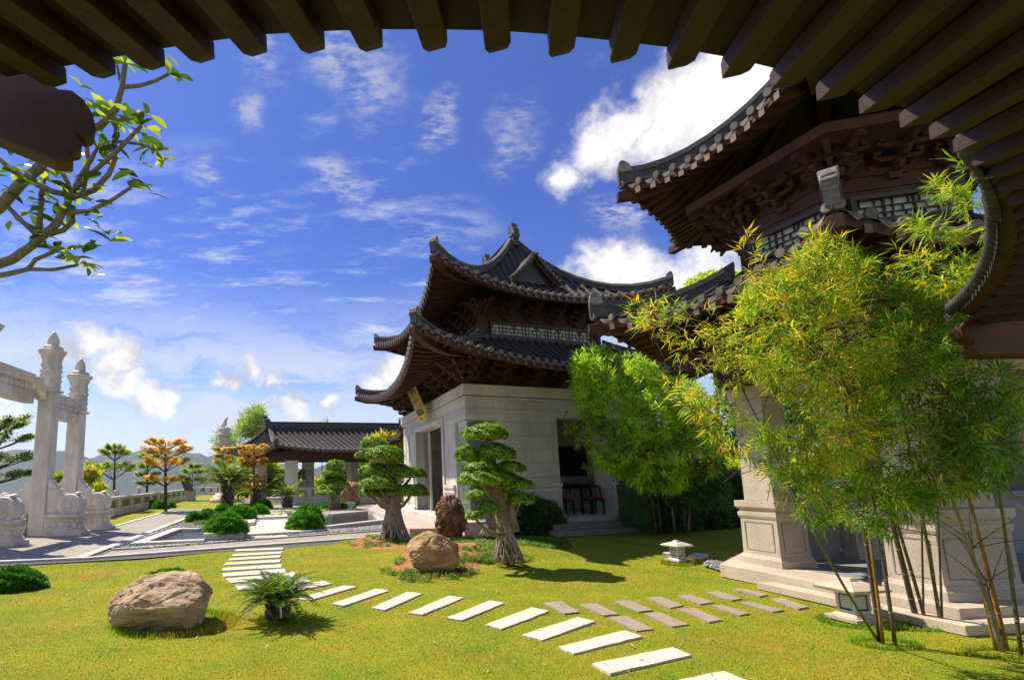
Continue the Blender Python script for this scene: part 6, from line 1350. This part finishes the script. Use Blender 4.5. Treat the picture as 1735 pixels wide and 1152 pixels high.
rock_px('tall upright craggy brown rock in front of the middle pavilion', 764, 913, 47, 70, 'rock_dark', 14, z=.05, sink=.06, rough=.24, sq=.22, planes=3, dy=.36, pit=.6, freq=1.6, crack=.08, sub=6)
rock_px('upright brown rock beside the far stone lantern', 594, 857, 34, 42, 'rock_dark', 17, sink=.08, rough=.16, sq=.2, pit=.3)
rock_px('low reddish rock lying near the long pavilion', 453, 848, 34, 13, 'rock_red', 18, sink=.25, rough=.15); rock_px('flat reddish rock near the crossing slabs', 418, 863, 34, 10, 'rock_red', 19, sink=.3, rough=.12)
rock_px('pale flat stone between the round bushes behind the left pool', 395, 868, 26, 7, 'kerb', 20, sink=.3, rough=.05)
# ---- soil patches and ground cover round the bonsai
def patch(name, pts, z, m_, h=.03):
    P = [gp(*p) for p in pts]; c = sum(P, Vector())/len(P); b = MB(); n = 40; nr = 7; ring = []
    def rad(th):
        best = None
        for i in range(len(P)):
            a, d = P[i]-c, P[(i+1) % len(P)]-c; r_ = Vector((math.cos(th), math.sin(th), 0)); e = d-a; det = r_.x*(-e.y)+r_.y*e.x
            if abs(det) < 1e-9: continue
            t = (a.x*(-e.y)+a.y*e.x)/det; s_ = (r_.x*a.y-r_.y*a.x)/det
            if t > 0 and -1e-6 <= s_ <= 1+1e-6: best = t if best is None else max(best, t)
        return best or .3
    rs = [rad(2*math.pi*k/n) for k in range(n)]
    def Pt(i, j):
        k = i % n; f = j/(nr-1); r = rs[k]*f*(1+.06*math.sin(k*3.3)*f); x = c.x+r*math.cos(2*math.pi*k/n); y = c.y+r*math.sin(2*math.pi*k/n)
        return (x, y, gz(x, y)+.004-.03*(j == nr-1)+h*(1-f*f)*(1+.5*noise.noise(Vector((x*6, y*6, 0)))))
    b.grid(Pt, n+1, nr, M[m_]); o = b.build(name); o['kind'] = 'structure'; return o
patch('soil', [(580, 922), (625, 905), (700, 905), (725, 925), (690, 940), (630, 937)], 0, 'soil'); patch('soil', [(655, 965), (690, 935), (730, 915), (800, 905), (850, 920), (845, 950), (800, 975), (720, 985), (670, 978)], 0, 'soil')
def tufts(label, polys, n, L=.09, mats=None):
    Cs = []; Ds = []
    tot = 0
    while tot < n:
        P = polys[RNG.integers(len(polys))]; xs = [p[0] for p in P]; ys = [p[1] for p in P]; x, y = RNG.uniform(min(xs), max(xs)), RNG.uniform(min(ys), max(ys))
        if not inpoly(np.array([x]), np.array([y]), P)[0]: continue
        q = gp(x, y)
        if noise.noise(Vector((q.x*2.2, q.y*2.2, 4))) < -.12: tot += .2; continue
        k = 16; z = gz(q.x, q.y)+.015; th = RNG.random(k)*6.28; el = RNG.random(k)*1.1+.15
        Cs.append(np.tile([q.x, q.y, z], (k, 1))+RNG.normal(size=(k, 3))*[.02, .02, 0]); Ds.append(np.stack([np.cos(th)*np.cos(el), np.sin(th)*np.cos(el), np.sin(el)], 1)); tot += 1
    C_ = np.concatenate(Cs); D_ = np.concatenate(Ds); m = len(C_); V, F = leaf_geo(C_, D_, rnd_unit(m)*.3+np.array([0, 0, 1]), L*(.5+.8*RNG.random(m)), .011, .25)
    mats = mats or [M['lf_cover'], M['lf_bd'], M['lf_bg']]; o = mesh_np('ground_cover', V, F, mats, RNG.choice(len(mats), m, p=(.5, .3, .2))); o['kind'] = 'stuff'; tag(o, label, 'ground cover')
tufts('dark green tufted ground cover around the bonsai and boulder', [[(645, 968), (680, 950), (700, 970), (780, 955), (850, 950), (830, 968), (760, 985), (690, 985)], [(770, 930), (800, 915), (880, 935), (870, 960), (780, 960)], [(585, 922), (620, 912), (720, 915), (700, 937), (620, 935)], [(730, 912), (800, 912), (820, 925), (740, 925)], [(870, 910), (960, 915), (970, 935), (880, 935)]], 1500)
tufts('low green and yellow ground cover by the round bushes', [[(425, 870), (500, 863), (560, 862), (560, 868), (430, 878)], [(330, 886), (400, 884), (400, 888), (330, 891)]], 500, L=.16)
# ---- frangipani at the upper left
def plumeria():
    Y = 4.6; R = empty('frangipani_tree', Vector((-6.5, 4.8, 0)), 'frangipani branches with large backlit leaves hanging in at the upper left', 'tree'); b = MB(); k_ = Y/FPX
    BR = [[(-330, 700, 26), (-150, 520, 18), (-20, 452, 9), (20, 440, 8), (60, 412, 7), (95, 380, 6.5), (112, 350, 6), (122, 325, 5)], [(-150, 520, 12), (-20, 469, 5), (10, 465, 4.5), (48, 456, 4), (60, 440, 3.5), (98, 424, 3)], [(48, 456, 3.5), (90, 457, 3), (132, 449, 2.5)],
          [(-150, 520, 16), (-40, 380, 11), (0, 350, 10), (35, 312, 9), (62, 288, 9), (92, 252, 8), (140, 225, 7), (172, 212, 6.5), (196, 186, 6), (206, 150, 5), (212, 108, 4.5)], [(206, 148, 4), (235, 146, 3.5), (262, 138, 3), (285, 126, 3)], [(204, 142, 2.5), (196, 100, 2.5)],
          [(66, 394, 5), (70, 340, 4.5), (76, 285, 4)], [(78, 398, 5), (108, 390, 4.5), (124, 375, 4.5), (124, 362, 4)], [(118, 360, 5), (150, 358, 3.5), (185, 342, 3.5), (222, 318, 2.5)], [(122, 335, 5), (160, 322, 5), (185, 295, 4.5), (196, 268, 4), (190, 245, 3)],
          [(122, 330, 4.5), (135, 300, 4), (155, 270, 4), (165, 250, 3)], [(128, 320, 4), (160, 290, 4), (200, 255, 4), (240, 213, 3)], [(200, 240, 3), (235, 244, 2.5), (266, 255, 2)], [(60, 312, 5), (90, 325, 5), (122, 332, 5)], [(-10, 262, 5), (25, 292, 4.5), (62, 310, 4.5)], [(15, 352, 4), (40, 378, 4), (60, 397, 4)],
          [(95, 275, 4), (115, 310, 4), (122, 330, 4)], [(75, 395, 3), (30, 372, 3), (0, 330, 3)], [(145, 235, 4), (150, 275, 3.5), (142, 320, 4)], [(196, 250, 3), (195, 215, 2.6), (180, 195, 2.2)]]
    tips = []
    for i, br in enumerate(BR):
        dy = random.uniform(-.25, .25) if i > 3 else 0; b.tube([at(x, y, Y+dy*(j/len(br))) for j, (x, y, r) in enumerate(br)], [r*k_*1.05 for x, y, r in br], M['bark_plum'], 9); tips.append((br[-1][0], br[-1][1], Y+dy, br[-1][0]-br[-2][0], br[-1][1]-br[-2][1]))
    b.tube([Vector((-6.5, 4.8, 0)), Vector((-6.1, 4.8, 1.6)), at(-330, 700, Y)], [.16, .14, .12], M['bark_plum'], 10)
    b.build('branches', R)
    Cs = []; Ds = []; Ns = []
    extra = [(290, 122), (148, 152), (132, 168), (120, 185), (165, 170), (150, 190), (175, 175), (205, 195), (225, 200), (250, 205), (243, 230), (255, 240), (278, 262), (215, 225), (190, 210), (170, 235), (160, 250), (210, 270), (235, 280), (195, 285), (225, 298), (250, 322), (180, 360), (160, 345), (150, 385), (175, 402), (130, 300), (95, 300), (110, 320),
             (60, 330), (50, 300), (25, 300), (10, 320), (45, 345), (60, 365), (30, 370), (20, 285), (140, 270), (150, 440), (130, 430), (105, 440), (150, 425), (155, 460), (120, 415), (110, 430), (90, 350), (75, 330), (135, 365), (15, 245), (5, 290), (35, 345), (155, 330), (100, 375), (85, 270)]
    for x, y in extra:
        for q in range(3): Cs.append(V3(at(x+random.uniform(-14, 14), y+random.uniform(-10, 10), Y+random.uniform(-.3, .3)))); a = random.uniform(0, 6.28); Ds.append([math.cos(a)+.35, math.sin(a)*.8, random.uniform(-.35, .55)]); Ns.append([random.uniform(-.7, .7), random.uniform(-.9, .3), 1])
    for x, y, Yt, dx, dy in tips:
        for q in range(5): Cs.append(V3(at(x, y, Yt))); a = random.uniform(0, 6.28); Ds.append([math.cos(a)+.02*dx, math.sin(a), random.uniform(-.2, .6)]); Ns.append([random.uniform(-.6, .6), random.uniform(-.9, .3), 1])
    # rounded leaf outline
    V = []; F = []; k = 0; mi = []
    for c, d, n_ in zip(Cs, Ds, Ns):
        d = Vector(d).normalized(); n_ = Vector(n_); s_ = d.cross(n_).normalized(); u_ = s_.cross(d); L_ = random.uniform(.13, .24); w = L_*.17; c = Vector(c)
        prof = [(0, .05), (.15, .45), (.4, 1), (.65, 1.05), (.85, .65), (1.0, .03)]; 
        for t, ww in prof:
            m_ = c+d*L_*t-u_*L_*.22*t*t; V += [m_-s_*w*ww+u_*w*ww*.35, m_, m_+s_*w*ww+u_*w*ww*.35]
        mm = random.choice((0, 1))
        for j in range(5):
            o = k+3*j; F += [(o, o+1, o+4, o+3), (o+1, o+2, o+5, o+4)]; mi += [mm, mm]
        k += 18
    mesh_np('leaves', np.array([v[:] for v in V]), np.array(F), [M['lf_plum'], M['lf_plumd']], np.array(mi), R, True)
plumeria()
# ---- distance haze
def haze():
    b = MB(); b.box(-6000, 6000, -60, 7200, -62, 240, None); me = bpy.data.meshes.new('haze'); me.from_pydata(b.v, [], b.f); o = bpy.data.objects.new('haze', me); COL.objects.link(o)
    m_ = bpy.data.materials.new('haze'); m_.use_nodes = True; t = m_.node_tree; t.nodes.clear(); oo = t.nodes.new('ShaderNodeOutputMaterial'); v = t.nodes.new('ShaderNodeVolumePrincipled'); v.inputs['Color'].default_value = (.66, .79, 1.0, 1); v.inputs['Density'].default_value = .00010; v.inputs['Anisotropy'].default_value = .3
    t.links.new(v.outputs[0], oo.inputs['Volume']); me.materials.append(m_); o['kind'] = 'stuff'; tag(o, 'blue distance haze over the valley and hills', 'haze')
haze()
